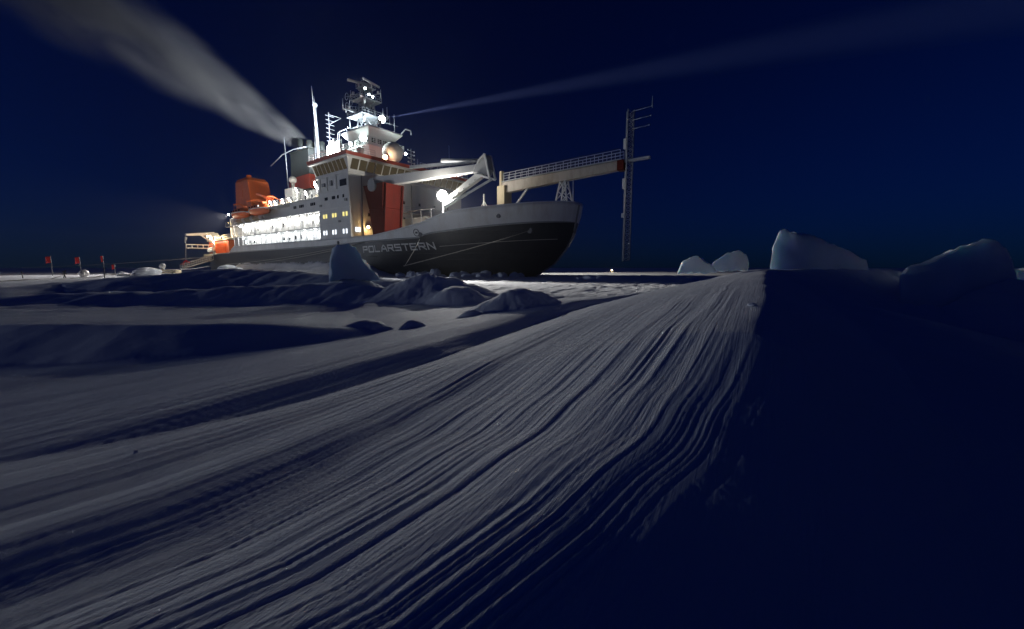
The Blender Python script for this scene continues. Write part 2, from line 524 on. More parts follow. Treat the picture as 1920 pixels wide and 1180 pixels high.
TT = np.concatenate([np.linspace(0, .62, 40), np.linspace(.62, .9, 30)[1:], 1 - .1 * (1 - np.linspace(0, 1, 26)[1:]) ** 1.8])
def hull_rows(zlo, zhi, nrow, inset=0.0):
    rows = []
    for r_ in np.linspace(0, 1, nrow):
        right = []
        for t in TT:
            u = -70 + 105.4 * t
            for _ in range(4):
                z = zlo(u) + (zhi(u) - zlo(u)) * r_
                u = -70 + (us(z) - inset + 70) * t
            right.append((u, max(half(u, z) - inset, 0.0) if t < 1 else 0.0, z))
        left = [(a, -b, c_) for a, b, c_ in right[-2::-1]]
        rows.append(right + left)
    return rows
hb = MB()
vv = hb.grid(hull_rows(lambda u: -1.5, ZB, 16))
hb.bm.faces.new([row[0] for row in vv] + [row[-1] for row in vv[::-1]])
hull = hb.build("hull", 'hull', ship)
bw = MB()
rows = hull_rows(ZB, ZT, 7)
inn = hull_rows(ZB, ZT, 3, 0.28)
bw.grid(rows + inn[::-1])
bulwark = bw.build("bulwark", 'bulwark', ship)
# white snow on the rail, rubbing strake
st = MB()
rowa = [(u, v * 1.004, z) for u, v, z in hull_rows(ZB, ZT, 7)[0]]
st.grid([[(u, v * 1.006, z - .10) for u, v, z in rowa], [(u, v * 1.012, z) for u, v, z in rowa], [(u, v * 1.006, z + .10) for u, v, z in rowa]])
st.build("rubbing_strake", 'grey', hull)
cp = MB()
rt = hull_rows(ZB, ZT, 2)[1]; ri = hull_rows(ZB, ZT, 2, .28)[1]
cp.grid([[(a[0], a[1] * 1.008, a[2] + .01) for a in rt], [(a[0], a[1] * 1.008, a[2] + .10) for a in rt], [(b[0], b[1] * .985, b[2] + .14) for b in ri], [(b[0], b[1] * .985, b[2]) for b in ri]])
cp.build("rail_cap", 'ice', bulwark)
# decks
dk = MB()
us_ = [u for u in np.linspace(-69.8, 34.2, 90)]
DZ = lambda u: float(np.interp(u, [-70, -49.5, -48.5, 8, 18, 22, 24, 35], [4.35, 4.35, 5.6, 5.7, 6.3, 7.2, 7.9, 8.6]))
dk.grid([[(u, -max(half(u, DZ(u)) - .05, .1), DZ(u)) for u in us_], [(u, 0, DZ(u) + .12) for u in us_], [(u, max(half(u, DZ(u)) - .05, .1), DZ(u)) for u in us_]])
dk.build("deck", 'deck', ship)
# stem bar
sb = MB()
sb.path([(us(z) + .02, 0, z) for z in np.linspace(-1, 9.6, 24)], .16, 8)
sb.build("stem_bar", 'grey', hull)
# hawse pipes, plating seams
def on_hull(u, z, off):
    return (u, half(u, z) + off, z)
for (u, z, r_) in ((31.2, 6.15, .34), (17.4, 5.9, .30), (28.5, 7.9, .25), (-2, 5.5, .25)):
    hp = MB()
    b_ = half(u, z)
    hp.tube((u, b_ - .3, z), (u + .03, b_ + .12, z), r_, r_ * 1.1, 14)
    hp.build("hawse_pipe", 'darksteel', hull)
for (u0, u1, z) in ((22, 30, 6.0), (20, 26, 2.6), (10, 31, 3.4), (-40, 8, 3.1)):
    sm = MB()
    pts = [on_hull(u, z, .0) for u in np.linspace(u0, u1, 24)]
    sm.path(pts, .035, 5)
    sm.build("plate_seam", 'hull', hull)

# ship's name in square block letters, laid on the plating
LET = {
 'P': [[(0, 0), (0, 1), (.85, 1), (.85, .45), (0, .45)]],
 'O': [[(0, 0), (0, 1), (.9, 1), (.9, 0), (0, 0)]],
 'L': [[(0, 1), (0, 0), (.8, 0)]],
 'A': [[(0, 0), (.15, .6), (.4, 1), (.55, 1), (.8, .6), (.95, 0)], [(.12, .38), (.83, .38)]],
 'R': [[(0, 0), (0, 1), (.85, 1), (.85, .48), (0, .48)], [(.4, .48), (.9, 0)]],
 'S': [[(.88, 1), (0, 1), (0, .52), (.88, .52), (.88, 0), (0, 0)]],
 'T': [[(0, 1), (.95, 1)], [(.475, 1), (.475, 0)]],
 'E': [[(.85, 1), (0, 1), (0, 0), (.85, 0)], [(0, .5), (.75, .5)]],
 'N': [[(0, 0), (0, 1), (.88, 0), (.88, 1)]],
}
u0, u1 = 5.0, 19.4
word = "POLARSTERN"
adv = (u1 - u0) / 10.0
for k, ch in enumerate(word):
    lb = MB()
    ub = u0 + adv * k
    zb_ = 3.80 + .20 * k / 9; hh = .80
    wdt = adv * .80
    sw = .19
    for stroke in LET[ch]:
        for a, b in zip(stroke[:-1], stroke[1:]):
            P0 = Vector((ub + a[0] * wdt, zb_ + a[1] * hh)); P1 = Vector((ub + b[0] * wdt, zb_ + b[1] * hh))
            d = (P1 - P0).normalized(); nn = Vector((-d.y, d.x)) * sw / 2
            P0 = P0 - d * sw / 2; P1 = P1 + d * sw / 2
            cs = [P0 - nn, P1 - nn, P1 + nn, P0 + nn]
            lb.hexa([on_hull(c_.x, c_.y, .01) for c_ in cs] + [on_hull(c_.x, c_.y, .035) for c_ in cs])
    lb.build("letter", 'letter', hull)
# round emblem on the bulwark
em = MB()
cu, cz = 16.8, 6.2
ring = []
for rr_, off in ((.50, .02), (.50, .05), (.40, .05), (.40, .02)):
    ring.append([on_hull(cu + rr_ * math.cos(a), cz + rr_ * math.sin(a), off) for a in np.linspace(0, 2 * math.pi, 25)[:-1]])
em.grid(ring, close=True)
em.hexa([on_hull(cu + a, cz + b, .01) for a, b in ((-.2, -.12), (.2, -.12), (.2, .12), (-.2, .12))] + [on_hull(cu + a, cz + b, .04) for a, b in ((-.2, -.12), (.2, -.12), (.2, .12), (-.2, .12))])
em.build("round_emblem", 'darksteel', bulwark)

# ------------------------------------------------------------------ lamps
def lamp_light(name, parent, p, kind, power, col, aim=None, size=70, blend=.4, rad=.15):
    ld = bpy.data.lights.new(name, kind)
    ld.energy = power; ld.color = col
    ld.shadow_soft_size = rad
    o = bpy.data.objects.new(name, ld)
    COL.objects.link(o)
    o.parent = parent
    o.location = (p[0], -p[1], p[2])
    if kind == 'SPOT':
        ld.spot_size = R(size); ld.spot_blend = blend
        d = Vector((aim[0] - p[0], -(aim[1] - p[1]), aim[2] - p[2]))
        o.rotation_euler = d.to_track_quat('-Z', 'Y').to_euler()
    return o

def floodlight(parent, p, aim, power=0, col=(1, .97, .88), r=.28, kind='POINT', size=70, lens='lens_white', blend=.4, name="floodlight"):
    p = Vector(p); d = (Vector(aim) - p).normalized()
    h = MB()
    h.tube(p - d * r * 1.1, p, r * .7, r * 1.12, 14)
    h.tube(p - d * r * .6 - Vector((0, 0, r * 1.8)), p - d * r * .6, r * .16, r * .16, 6)
    body = h.build(name, 'darksteel', parent)
    l_ = MB()
    # domed lens
    s = d.cross(Vector((0, 0, 1)) if abs(d.z) < .95 else Vector((1, 0, 0))).normalized(); t = s.cross(d)
    rings = []
    for rr_, dd in ((1.0, .01), (.8, .22), (.45, .36), (.05, .42)):
        rings.append([p + d * r * dd + (s * math.cos(a) + t * math.sin(a)) * r * rr_ for a in np.linspace(0, 2 * math.pi, 15)[:-1]])
    vv_ = l_.grid(rings, close=True)
    l_.bm.faces.new(vv_[0][::-1]); l_.bm.faces.new(vv_[-1])
    l_.build("lens", lens, body if parent is ship else parent)
    if power > 0:
        q = p + d * r * .9
        lamp_light("lamp_light", parent, q, kind, power, col, aim, size, blend, rad=r * .6)
    return body

def railing(name, parent, pts, h=1.05, rails=3, gap=1.6, r=.028, mat='steel', close=False):
    m_ = MB()
    P_ = [Vector(p) for p in pts]
    if close: P_.append(P_[0])
    for a, b in zip(P_[:-1], P_[1:]):
        L_ = (b - a).length
        n = max(1, round(L_ / gap))
        for k in range(n + 1):
            q = a.lerp(b, k / n)
            m_.bar(q, q + Vector((0, 0, h)), r * 2)
        for k in range(rails):
            z = Vector((0, 0, h * (k + 1) / rails))
            m_.bar(a + z, b + z, r * 1.8)
    return m_.build(name, mat, parent)

# window panes: shared meshes
def pane_mesh(name, w, h, mat):
    m_ = MB()
    m_.box(-w / 2, w / 2, -.02, .02, -h / 2, h / 2)
    o = m_.build(name, mat, None)
    COL.objects.unlink(o)
    return o

# ------------------------------------------------------------------ forward superstructure
sp = MB()
sp.box(-7.7, 1.8, -12.4, 12.4, 5.6, 16.25)
superst = sp.build("superstructure", 'white', ship, bevel=.12)
for z in (8.6, 11.1, 13.85):
    w_ = MB()
    w_.box(-7.75, 1.86, 12.38, 12.47, z - .05, z + .05)
    w_.build("weld_seam", 'white', superst)
py = pane_mesh("window", .42, .62, 'lit_yellow'); pw = pane_mesh("window", .36, .70, 'lit_white'); pd = pane_mesh("window", .42, .5, 'dark_glass')
for u in (-6.1, -5.3, -3.2, -2.4, .0, .9):
    place(py, superst, (u, 12.44, 9.95))
    place(pw, superst, (u - .2, 12.44, 7.25))
for u in (-5.3, -4.8, -3.0, -2.5, -1.4, .2):
    place(pd, superst, (u, 12.44, 12.75))
place(pw, superst, (1.86, 11.4, 7.5), R(90)); place(pw, superst, (1.86, 10.9, 7.5), R(90))
for v in (9, 5.5, 2, -1.5, -5, -8.5):
    for z in (10.0, 12.8):
        place(pd, superst, (1.86, v, z), R(90))
# structures on the front: doors, rails, pipes
for v in (6.8, -4.0):
    d_ = MB(); d_.box(1.79, 1.9, v - .45, v + .45, 6.2, 8.2); dd = d_.build("door", 'grey', superst, bevel=.03)
    hd = MB(); hd.box(1.9, 1.98, v + .25, v + .32, 7.0, 7.3); hd.build("door_handle", 'darksteel', superst)
for v, z0, z1 in ((10.2, 6, 16), (4.6, 6, 14.5), (0.3, 8, 16)):
    pm = MB(); pm.tube((1.92, v, z0), (1.92, v, z1), .09, n=8); pm.build("vent_pipe", 'grey', superst)
rc = MB(); rc.box(-.6, 1.2, 12.36, 12.48, 14.3, 15.3); rc.build("recess_shade_panel", 'dark_glass', superst)  # flat dark panel standing in for the shade inside an open recess
for u in (-6.6, -4.4, -1.6):
    pm = MB(); pm.tube((u, 12.5, 13.95), (u, 12.5, 16.2), .07, n=6); pm.build("drain_pipe", 'white', superst)
for (u, z, w_, h_) in ((-5.6, 15.0, .9, .6), (-3.2, 15.1, .6, .8), (-6.9, 11.8, .5, .35), (.9, 12.1, .5, .4), (-1.2, 8.9, .45, .3)):
    vb = MB(); vb.box(u - w_ / 2, u + w_ / 2, 12.38, 12.62, z - h_ / 2, z + h_ / 2); vb.build("vent_box", 'grey', superst, bevel=.04)
ldg = MB()
ldg.box(1.7, 2.9, -12.2, 2.5, 10.9, 11.05)
ldg.build("balcony", 'white', superst)
railing("balcony_rail", superst, [(2.85, 2.4, 11.05), (2.85, -12.1, 11.05)], 1.0)

# ------------------------------------------------------------------ bridge
br = MB()
br.frus((-8.2, 2.0, -12.5, 12.5, 16.2), (-8.2, 2.0, -12.5, 12.5, 16.55))
br.frus((-8.2, 1.8, -12.3, 12.3, 16.55), (-8.4, 2.7, -13.0, 13.0, 18.35))
bridge = br.build("bridge", 'white', ship)
rf = MB()
rf.box(-8.8, 3.1, -13.35, 13.35, 18.35, 18.55)
rf.build("bridge_roof", 'white', bridge, bevel=.04)
rb_ = MB()
rb_.frus((-8.85, 3.15, -13.4, 13.4, 18.55), (-8.85, 3.25, -13.5, 13.5, 19.05))
rb_.build("red_parapet", 'red', bridge)
# slanted windows, each its own pane
def slant_pane(a, b, nrm, z0, z1, lean, parent):
    """pane between horizontal positions a, b (u, v); nrm outward; leaning out at the top"""
    m_ = MB()
    def P_(q, z, off):
        k = (z - 16.55) / 1.8
        return (q[0] + nrm[0] * (lean * k + off), q[1] + nrm[1] * (lean * k + off), z)
    m_.hexa([P_(a, z0, -.03), P_(b, z0, -.03), P_(b, z1, -.03), P_(a, z1, -.03), P_(a, z0, .02), P_(b, z0, .02), P_(b, z1, .02), P_(a, z1, .02)])
    return m_.build("window", 'bridge_glass', parent)
nw = 17
for k in range(nw):
    v0 = -12.2 + 24.4 * k / nw
    slant_pane((1.8, v0 + .10), (1.8, v0 + 24.4 / nw - .10), (1, 0), 16.75, 18.22, .9, bridge)
ns_ = 8
for k in range(ns_):
    ua = -8.0 + 9.7 * k / ns_
    for s_ in (1, -1):
        slant_pane((ua + .10, 12.3 * s_), (ua + 9.7 / ns_ - .10, 12.3 * s_), (0, s_), 16.75, 18.22, .7, bridge)
railing("roof_rail", bridge, [(-8.5, 13.2, 19.05), (2.9, 13.2, 19.05)], 1.0, 3, 1.4)
railing("roof_rail", bridge, [(2.9, -1.0, 19.05), (2.9, -13.2, 19.05), (-8.5, -13.2, 19.05)], 1.0, 3, 1.4)
railing("roof_rail", bridge, [(2.9, 13.2, 19.05), (2.9, 8.2, 19.05)], 1.0, 3, 1.4)

# radome
rd = MB()
rd.tube((1.7, 3.9, 18.5), (1.7, 3.9, 19.6), .8, .95, 18)
rdb = rd.build("radome_base", 'white', bridge)
rd = MB(); rd.sphere((1.7, 3.9, 20.9), 1.72, 32, 20)
rd.build("radome", 'radome', bridge)
# smaller roof gear: horn dish, boxes, binnacle
for (u, v, w_, d_, h_) in ((-1, 8.3, 1.2, 1.2, 1.5), (-2.5, 6.2, .8, .8, 1.1), (-6, 9.5, 1.6, 1.0, .9), (0, -6, 1.4, 1.8, 1.1), (-3, -9, 1.2, 1.0, 1.4)):
    g_ = MB(); g_.box(u - w_ / 2, u + w_ / 2, v - d_ / 2, v + d_ / 2, 18.5, 18.6 + h_); g_.build("roof_locker", 'white', bridge, bevel=.06)
mg = MB(); mg.tube((-1.0, 8.3, 20.1), (-1.0, 8.3, 20.9), .45, .62, 14); mg.sphere((-1.0, 8.3, 21.0), .62, 16, 10, .5)
mg.build("vent_mushroom", 'grey', bridge)
for (u, v, h_) in ((1.5, -9.5, 6.6), (2, -1.2, 2.2), (-2, -11, 3.4), (0, -12.5, 2.6), (2.2, -4, 1.9)):
    a_ = MB(); a_.tube((u, v, 18.5), (u, v, 18.6 + h_), .05, .02, 6); a_.build("whip_antenna", 'steel', bridge)
tr = MB()
tr.tube((2.2, .4, 18.5), (2.2, .4, 22.2), .09, .05, 8)
for z in (19.8, 20.5, 21.2, 21.8):
    tr.tube((2.2, -.25, z), (2.2, 1.05, z + .1), .05, n=6)
    tr.sphere((2.2, -.25, z), .16, 8, 6); tr.sphere((2.2, 1.05, z + .1), .14, 8, 6)
tr.build("signal_mast", 'white', bridge)

# ------------------------------------------------------------------ lookout tower on the bridge roof
tw = MB()
tw.frus((-12.6, -6.6, -2.7, 2.7, 18.5), (-12.8, -6.4, -2.9, 2.9, 21.6))
tw.frus((-12.8, -6.4, -2.9, 2.9, 21.6), (-14.6, -5.2, -3.9, 3.9, 23.5))
tw.box(-14.7, -5.1, -4.0, 4.0, 23.5, 23.75)
tower = tw.build("lookout_tower", 'white', ship)
cb = MB(); cb.box(-13, -6.9, -2.7, 2.7, 23.75, 25.9); cabin = cb.build("lookout_cabin", 'white', tower, bevel=.05)
rf2 = MB()
rf2.frus((-13.4, -6.6, -2.9, 2.9, 25.7), (-14.3, -5.3, -3.75, 3.75, 26.8))
rf2.frus((-14.3, -5.3, -3.75, 3.75, 26.8), (-14.2, -5.4, -3.65, 3.65, 27.1))
rf2.build("tower_roof", 'white', tower)
pc = pane_mesh("window", .8, .8, 'dark_glass')
for u in (-12.2, -11.0, -9.8, -8.6, -7.5):
    place(pc, tower, (u, 2.74, 25.0)); place(pc, tower, (u, -2.74, 25.0))
for v in (-2, -.8, .4, 1.7):
    place(pc, tower, (-6.87, v, 25.0), R(90))
railing("tower_rail", tower, [(-14.6, 3.9, 23.75), (-5.2, 3.9, 23.75), (-5.2, -3.9, 23.75), (-14.6, -3.9, 23.75)], 1.1, 4, 1.1, mat='white', close=True)
for (a, b) in (((-6.35, 1.6, 18.5), (-6.3, 1.6, 23.4)), ((-6.35, -.6, 18.5), (-6.3, -.6, 23.4))):
    q_ = MB(); q_.tube(a, b, .08); q_.build("cable_pipe", 'grey', tower)
lt = MB()
for s_ in (0, .5):
    lt.tube((-9.5 - s_, 2.95, 18.5), (-9.5 - s_, 3.0, 21.6), .03, n=5)
for z in np.arange(18.8, 21.6, .33): lt.tube((-9.5, 2.98, z), (-10, 2.98, z), .025, n=5)
lt.build("ladder", 'grey', tower)
# davit frame left of the tower roof
fr = MB()
for a, b in (((-16.2, 5, 19), (-15.6, 3.6, 27.6)), ((-15.6, 3.6, 27.6), (-13.0, 3.4, 27.8)), ((-13.0, 3.4, 27.8), (-12.9, 3.4, 26.8)), ((-15.2, 5, 19), (-15.0, 3.6, 27.4))):
    fr.tube(a, b, .07, n=6)
fr.build("cable_frame", 'steel', tower)
# arm at the right of the roof
fr = MB()
for a, b in (((-5.4, -3.4, 27), (-4.2, -3.6, 27.8)), ((-4.2, -3.6, 27.8), (-3.6, -4.4, 27.6)), ((-3.6, -4.4, 27.6), (-3.8, -4.6, 26.9))):
    fr.tube(a, b, .12, n=6)
fr.build("roof_davit", 'steel', tower)

# ------------------------------------------------------------------ radar mast
mastp = MB()
c0 = (-11.2, 0.0)
lv = [(27.0, 1.45), (30.6, 1.15), (34.2, .95), (37.2, .7)]
def leg(k, z, w): return (c0[0] + w * (1, 1, -1, -1)[k], c0[1] + w * (1, -1, -1, 1)[k], z)
for (z0, w0), (z1, w1) in zip(lv[:-1], lv[1:]):
    for k in range(4):
        mastp.tube(leg(k, z0, w0), leg(k, z1, w1), .13, n=7)
        mastp.tube(leg(k, z0, w0), leg((k + 1) % 4, z1, w1), .07, n=5)
        mastp.tube(leg(k, z1, w1), leg((k + 1) % 4, z0, w0), .07, n=5)
        mastp.tube(leg(k, z1, w1), leg((k + 1) % 4, z1, w1), .08, n=5)
mast = mastp.build("radar_mast", 'steel', ship)
for z, a in ((30.6, 2.6), (34.2, 2.0), (36.9, 1.3)):
    m_ = MB(); m_.box(c0[0] - a, c0[0] + a, c0[1] - a * 1.05, c0[1] + a * 1.05, z, z + .12)
    m_.build("mast_platform", 'steel', mast)
    q = z + .12
    railing("platform_rail", mast, [(c0[0] - a, c0[1] + a, q), (c0[0] + a, c0[1] + a, q), (c0[0] + a, c0[1] - a, q), (c0[0] - a, c0[1] - a, q)], .95, 2, 1.2, .03, close=True)
sc_ = MB(); sc_.bar((-13.6, 2.4, 38.7), (-12.2, -1.6, 38.7), .28, .42); sc_.tube((-12.9, .4, 37), (-12.9, .4, 38.6), .16); sc_.build("radar_scanner", 'white', mast)
sc_ = MB(); sc_.bar((-9.2, 1.9, 37.9), (-10.2, -2.3, 37.9), .26, .38); sc_.tube((-9.7, -.2, 36.9), (-9.7, -.2, 37.8), .15); sc_.build("radar_scanner", 'white', mast)
yd = MB()
yd.tube((-11.2, -5.2, 31.2), (-11.2, 5.0, 31.2), .13, n=7); yd.tube((-11.2, 5.0, 31.2), (-11.2, 5.0, 33.2), .06, n=5); yd.tube((-11.2, 3.6, 31.2), (-11.2, 3.6, 34.4), .05, n=5)
yd.tube((-11.2, -5.2, 31.2), (-11.2, -5.2, 33.0), .08, n=5)
yd.build("signal_yard", 'steel', mast)
yd = MB()
yd.tube((-15.5, 1, 29.2), (-12.3, .8, 29.2), .12, n=6); yd.tube((-15.5, 1, 29.2), (-15.7, 1, 31.4), .1, n=6); yd.tube((-14.2, .9, 29.2), (-12.6, 1.0, 27), .08, n=6)
yd.build("antenna_arm", 'steel', mast)
for k, (u, v, z) in enumerate(((-14.4, 2.2, 35.5), (-14.6, 1.2, 34.6), (-13.8, 2.6, 33.2), (-12.4, 2.6, 32.0), (-13.2, -.6, 35.9))):
    ha = MB()
    ha.tube((-11.8, .6, z - .2), (u, v, z), .06, n=5)
    for t in np.linspace(0, 2 * math.pi, 11)[:-1]:
        ha.tube((u + .55 * math.cos(t), v, z + .75 * math.sin(t)), (u + .55 * math.cos(t + .63), v, z + .75 * math.sin(t + .63)), .045, n=5)
    ha.build("loop_antenna", 'steel', mast)
for (u, v, z, h_) in ((-9.2, -3.2, 31.3, 2.4), (-8.6, -1.8, 31.2, 1.6), (-12.6, -2.4, 34.3, 2.2), (-9.6, 2.2, 34.3, 1.4), (-11.2, 2.4, 30.7, 1.8)):
    wa = MB(); wa.tube((u, v, z - .4), (u, v, z + h_), .09, .06, 6); wa.sphere((u, v, z + .2), .3, 10, 7); wa.build("mast_antenna", 'white', mast)
for k, (u, v, z, du_, dv_) in enumerate(((-12.4, 1.4, 32.4, -1.8, 1.2), (-10.2, 1.2, 33.0, 1.7, .9), (-12.2, -1.1, 29.4, -1.9, -.6), (-10.1, 1.1, 29.3, 1.6, 1.4), (-12.0, .9, 35.6, -1.6, .9), (-10.4, -.8, 35.8, 1.3, -1.0))):
    cx = MB(); cx.tube((u, v, z), (u + du_, v + dv_, z + .3), .09, n=6); cx.tube((u + du_, v + dv_, z - .5), (u + du_, v + dv_, z + 1.1), .07, n=6); cx.tube((u + du_ * .5, v + dv_ * .5, z + .1), (u, v, z - .9), .05, n=5); cx.box(u + du_ * .7 - .18, u + du_ * .7 + .18, v + dv_ * .7 - .15, v + dv_ * .7 + .15, z + .3, z + .75)
    cx.build("sensor_bracket", 'white', mast)
xa = MB(); xa.tube((-6.2, -2.6, 27.1), (-6.2, -2.6, 31.2), .09, .06, 6); xa.tube((-6.2, -2.6, 29.0), (-9.8, -1.2, 30.2), .06, n=5); xa.tube((-6.2, -3.4, 28.9), (-6.2, -1.4, 28.9), .1, n=6)
xa.build("side_post", 'steel', mast)
for (u, v, z) in ((-10.0, 1.0, 36.4), (-10.0, .2, 35.4), (-9.4, -.2, 34.9)):
    floodlight(mast, (u, v, z), (u + 4, v + 2, z - 2), 0, r=.2, lens='lens_cool', name="mast_lamp")

floodlight(mast, (-8.0, 2.6, 28.4), (-11.2, .6, 34), 1100, (.82, .95, 1.0), .22, 'POINT', lens='lens_cool', name="mast_lamp")
floodlight(mast, (-13.4, 2.8, 28.4), (-11.6, .6, 36), 900, (.82, .95, 1.0), .16, 'POINT', lens='lens_cool', name="mast_lamp")

mast.scale.z = .87; mast.location.z = 27.0 * .13

# ------------------------------------------------------------------ aft accommodation with lit galleries
ac = MB()
ac.box(-47.5, -7.72, -10.4, 10.4, 5.0, 13.3)
accom = ac.build("accommodation_block", 'white', ship)
for (z, o_) in ((8.22, 12.42), (11.0, 12.3)):
    s_ = MB(); s_.box(-47.5, -7.72, -o_, o_, z, z + .22); s_.build("gallery_deck", 'white', accom, bevel=.03)
up_ = MB(); up_.box(-18.5, -7.72, 10.42, 12.25, 11.22, 13.25); up_.build("upper_cabin", 'white', accom)
bd = MB(); bd.box(-47.6, -7.72, -12.3, 12.35, 13.3, 13.5); bd.build("boat_deck", 'white', accom, bevel=.03)
for u in (-16.8, -16.2, -14.6, -14.0, -13.4, -10.5, -9.9, -9.3):
    place(pd, accom, (u, 12.28, 12.4))
for u in np.arange(-46.8, -8, 2.45):
    for z0, z1, vv_ in ((6.25, 8.22, 12.3), (8.44, 11.0, 12.2)):
        p_ = MB(); p_.box(u - .06, u + .06, vv_ - .08, vv_ + .05, z0, z1); p_.build("gallery_post", 'white', accom)
railing("gallery_rail", accom, [(-47.3, 12.3, 8.44), (-7.8, 12.3, 8.44)], 1.0, 3, 1.22, .022, 'white')
wd = pane_mesh("window", .55, .7, 'lit_white'); ddk = pane_mesh("window", .6, .75, 'dark_glass')
for k, u in enumerate(np.arange(-45.5, -9, 2.45)):
    for z in (7.3, 9.9):
        place(wd if random.random() < .45 else ddk, accom, (u, 10.43, z))
for u in (-40, -29, -18):
    d_ = MB(); d_.box(u - .45, u + .45, 10.39, 10.5, 8.5, 10.4); d_.build("door", 'grey', accom, bevel=.03)
# gallery lamps
for k, u in enumerate(np.arange(-45.0, -8.5, 3.6)):
    floodlight(accom, (u, 11.5, 10.72), (u, 11.45, 8), 190, (1.0, .99, .96), .20, 'POINT', lens='lens_white', name="gallery_lamp")
    floodlight(accom, (u + 1.2, 11.5, 7.98), (u + 1.2, 11.45, 5), 150, (.93, .97, 1.0), .18, 'POINT', lens='lens_cool', name="gallery_lamp")
# boat deck gear
railing("boat_deck_rail", accom, [(-28, 12.1, 13.5), (-7.9, 12.1, 13.5)], 1.05, 3, 1.3, .025, 'steel')
md_ = MB(); md_.box(-24, -8.3, -7.5, 7.5, 13.45, 16.6); midh = md_.build("upper_deckhouse", 'white', ship, bevel=.08)
for u in (-22, -19.5, -17, -14.5, -12): place(ddk, midh, (u, 7.53, 15.3))
hd_ = MB(); hd_.box(-46.5, -24.2, -8.5, 8.5, 13.45, 15.0); hang = hd_.build("hangar_deckhouse", 'white', ship, bevel=.08)
for u in np.arange(-40, -25, 2.5): place(wd, hang, (u, 8.53, 14.3))
for (u, v, z, pw_) in ((-9.6, 11.6, 15.6, 900), (-15.0, 10.8, 15.0, 500), (-18.6, 10.8, 16.0, 500), (-22, 10.6, 14.6, 350), (-25, 10.6, 14.6, 350), (-28.5, 10.5, 14.6, 350), (-31, 10.4, 14.8, 250)):
    pm = MB(); pm.tube((u, v - .1, 13.4), (u, v - .1, z), .07, n=6); pm.build("lamp_post", 'white', accom)
    floodlight(accom, (u, v, z), (u - .6, v + 1.2, z - .6), pw_, (1, .98, .9), .75 if pw_ > 600 else .48, 'POINT', lens='lens_white')
for u in (-12.2, -13.4, -20.3, -23.6, -26.4, -29.6):
    b_ = MB(); b_.box(u - .5, u + .5, 9.2, 10.3, 13.5, 14.2 + random.random() * .6); b_.build("deck_locker", random.choice(['white', 'buff', 'grey']), accom, bevel=.05)
# orange provision davit on the boat deck
dv = MB(); dv.tube((-31.5, 10, 13.5), (-31.5, 10, 16.0), .22, n=10); dv.bar((-30.9, 10, 15.6), (-35.4, 11.3, 17.0), .42, .55, .28, .35); dv.bar((-31.5, 10, 14.6), (-33.2, 10.6, 16.2), .16)
dv.build("provision_davit", 'orange', ship)

# life rafts in canisters under the boats
for k, u in enumerate(np.arange(-46.2, -31.5, 1.5)):
    rft = MB(); rft.tube((u, 11.3, 11.3), (u + .5, 12.25, 11.95), .42, .42, 12); rft.build("raft_canister", 'buff' if k % 3 else 'white', accom)

# ------------------------------------------------------------------ lifeboats (things of their own on davits)
def lifeboat(u, label):
    L_ = 8.6
    e = empty("lifeboat", SW(u, 11.9, 12.55), SHIP_RZ)
    prop(e, label, "lifeboat", "orange lifeboats on the boat deck")
    ts = np.linspace(-1, 1, 17)
    hullr, canr = [], []
    for t in ts:
        w_ = 1.25 * (1 - abs(t) ** 2.6) ** .62 + .02
        k = -0.15 + .35 * abs(t) ** 3
        hullr.append([(t * L_ / 2, s_ * w_ * c_, z_) for s_, c_, z_ in ((1, 1, .95), (1, .98, .55), (1, .7, .1 + k * .4), (1, 0.02, k - .05), (-1, .02, k - .05), (-1, .7, .1 + k * .4), (-1, .98, .55), (-1, 1, .95))])
        h_ = .95 + 1.0 * (1 - abs(t) ** 3.2) ** .6
        canr.append([(t * L_ / 2 * .97, s_ * w_ * c_ * .95, .95 + (h_ - .95) * z_) for s_, c_, z_ in ((1, 1, 0), (1, .93, .55), (1, .6, .92), (1, .02, 1), (-1, .02, 1), (-1, .6, .92), (-1, .93, .55), (-1, 1, 0))])
    b1 = MB(); b1.grid(hullr); b1.build("boat_hull", 'orange', e)
    b2 = MB(); b2.grid(canr); b2.build("canopy", 'orange', e)
    b3 = MB(); b3.path([(t * L_ / 2, 1.25 * (1 - abs(t) ** 2.6) ** .62 + .05, .95) for t in ts], .09, 6); b3.build("fender", 'white', e)
    for k in (-2.2, -.8, .6, 2.0):
        b4 = MB(); b4.box(k - .28, k + .28, 1.02, 1.2, 1.2, 1.5); b4.build("porthole", 'dark_glass', e)
    b5 = MB(); b5.box(1.4, 2.6, -.5, .5, 1.85, 2.4); b5.build("steering_dome", 'orange', e, bevel=.15)
lifeboat(-42.8, "orange enclosed lifeboat nearest the stern on the starboard boat deck")
lifeboat(-32.8, "orange enclosed lifeboat forward of the aftmost one, beside the lit deck lamps")
for u in (-46.6, -39.2, -36.6, -29.2):
    d_ = MB()
    d_.path([(u, 8.6, 13.4), (u, 9.4, 15.4), (u, 10.8, 16.0), (u, 12.0, 15.7)], .17, 8)
    d_.tube((u, 11.9, 15.7), (u, 11.9, 14.2), .04, n=5)
    d_.build("boat_davit", 'orange', accom)

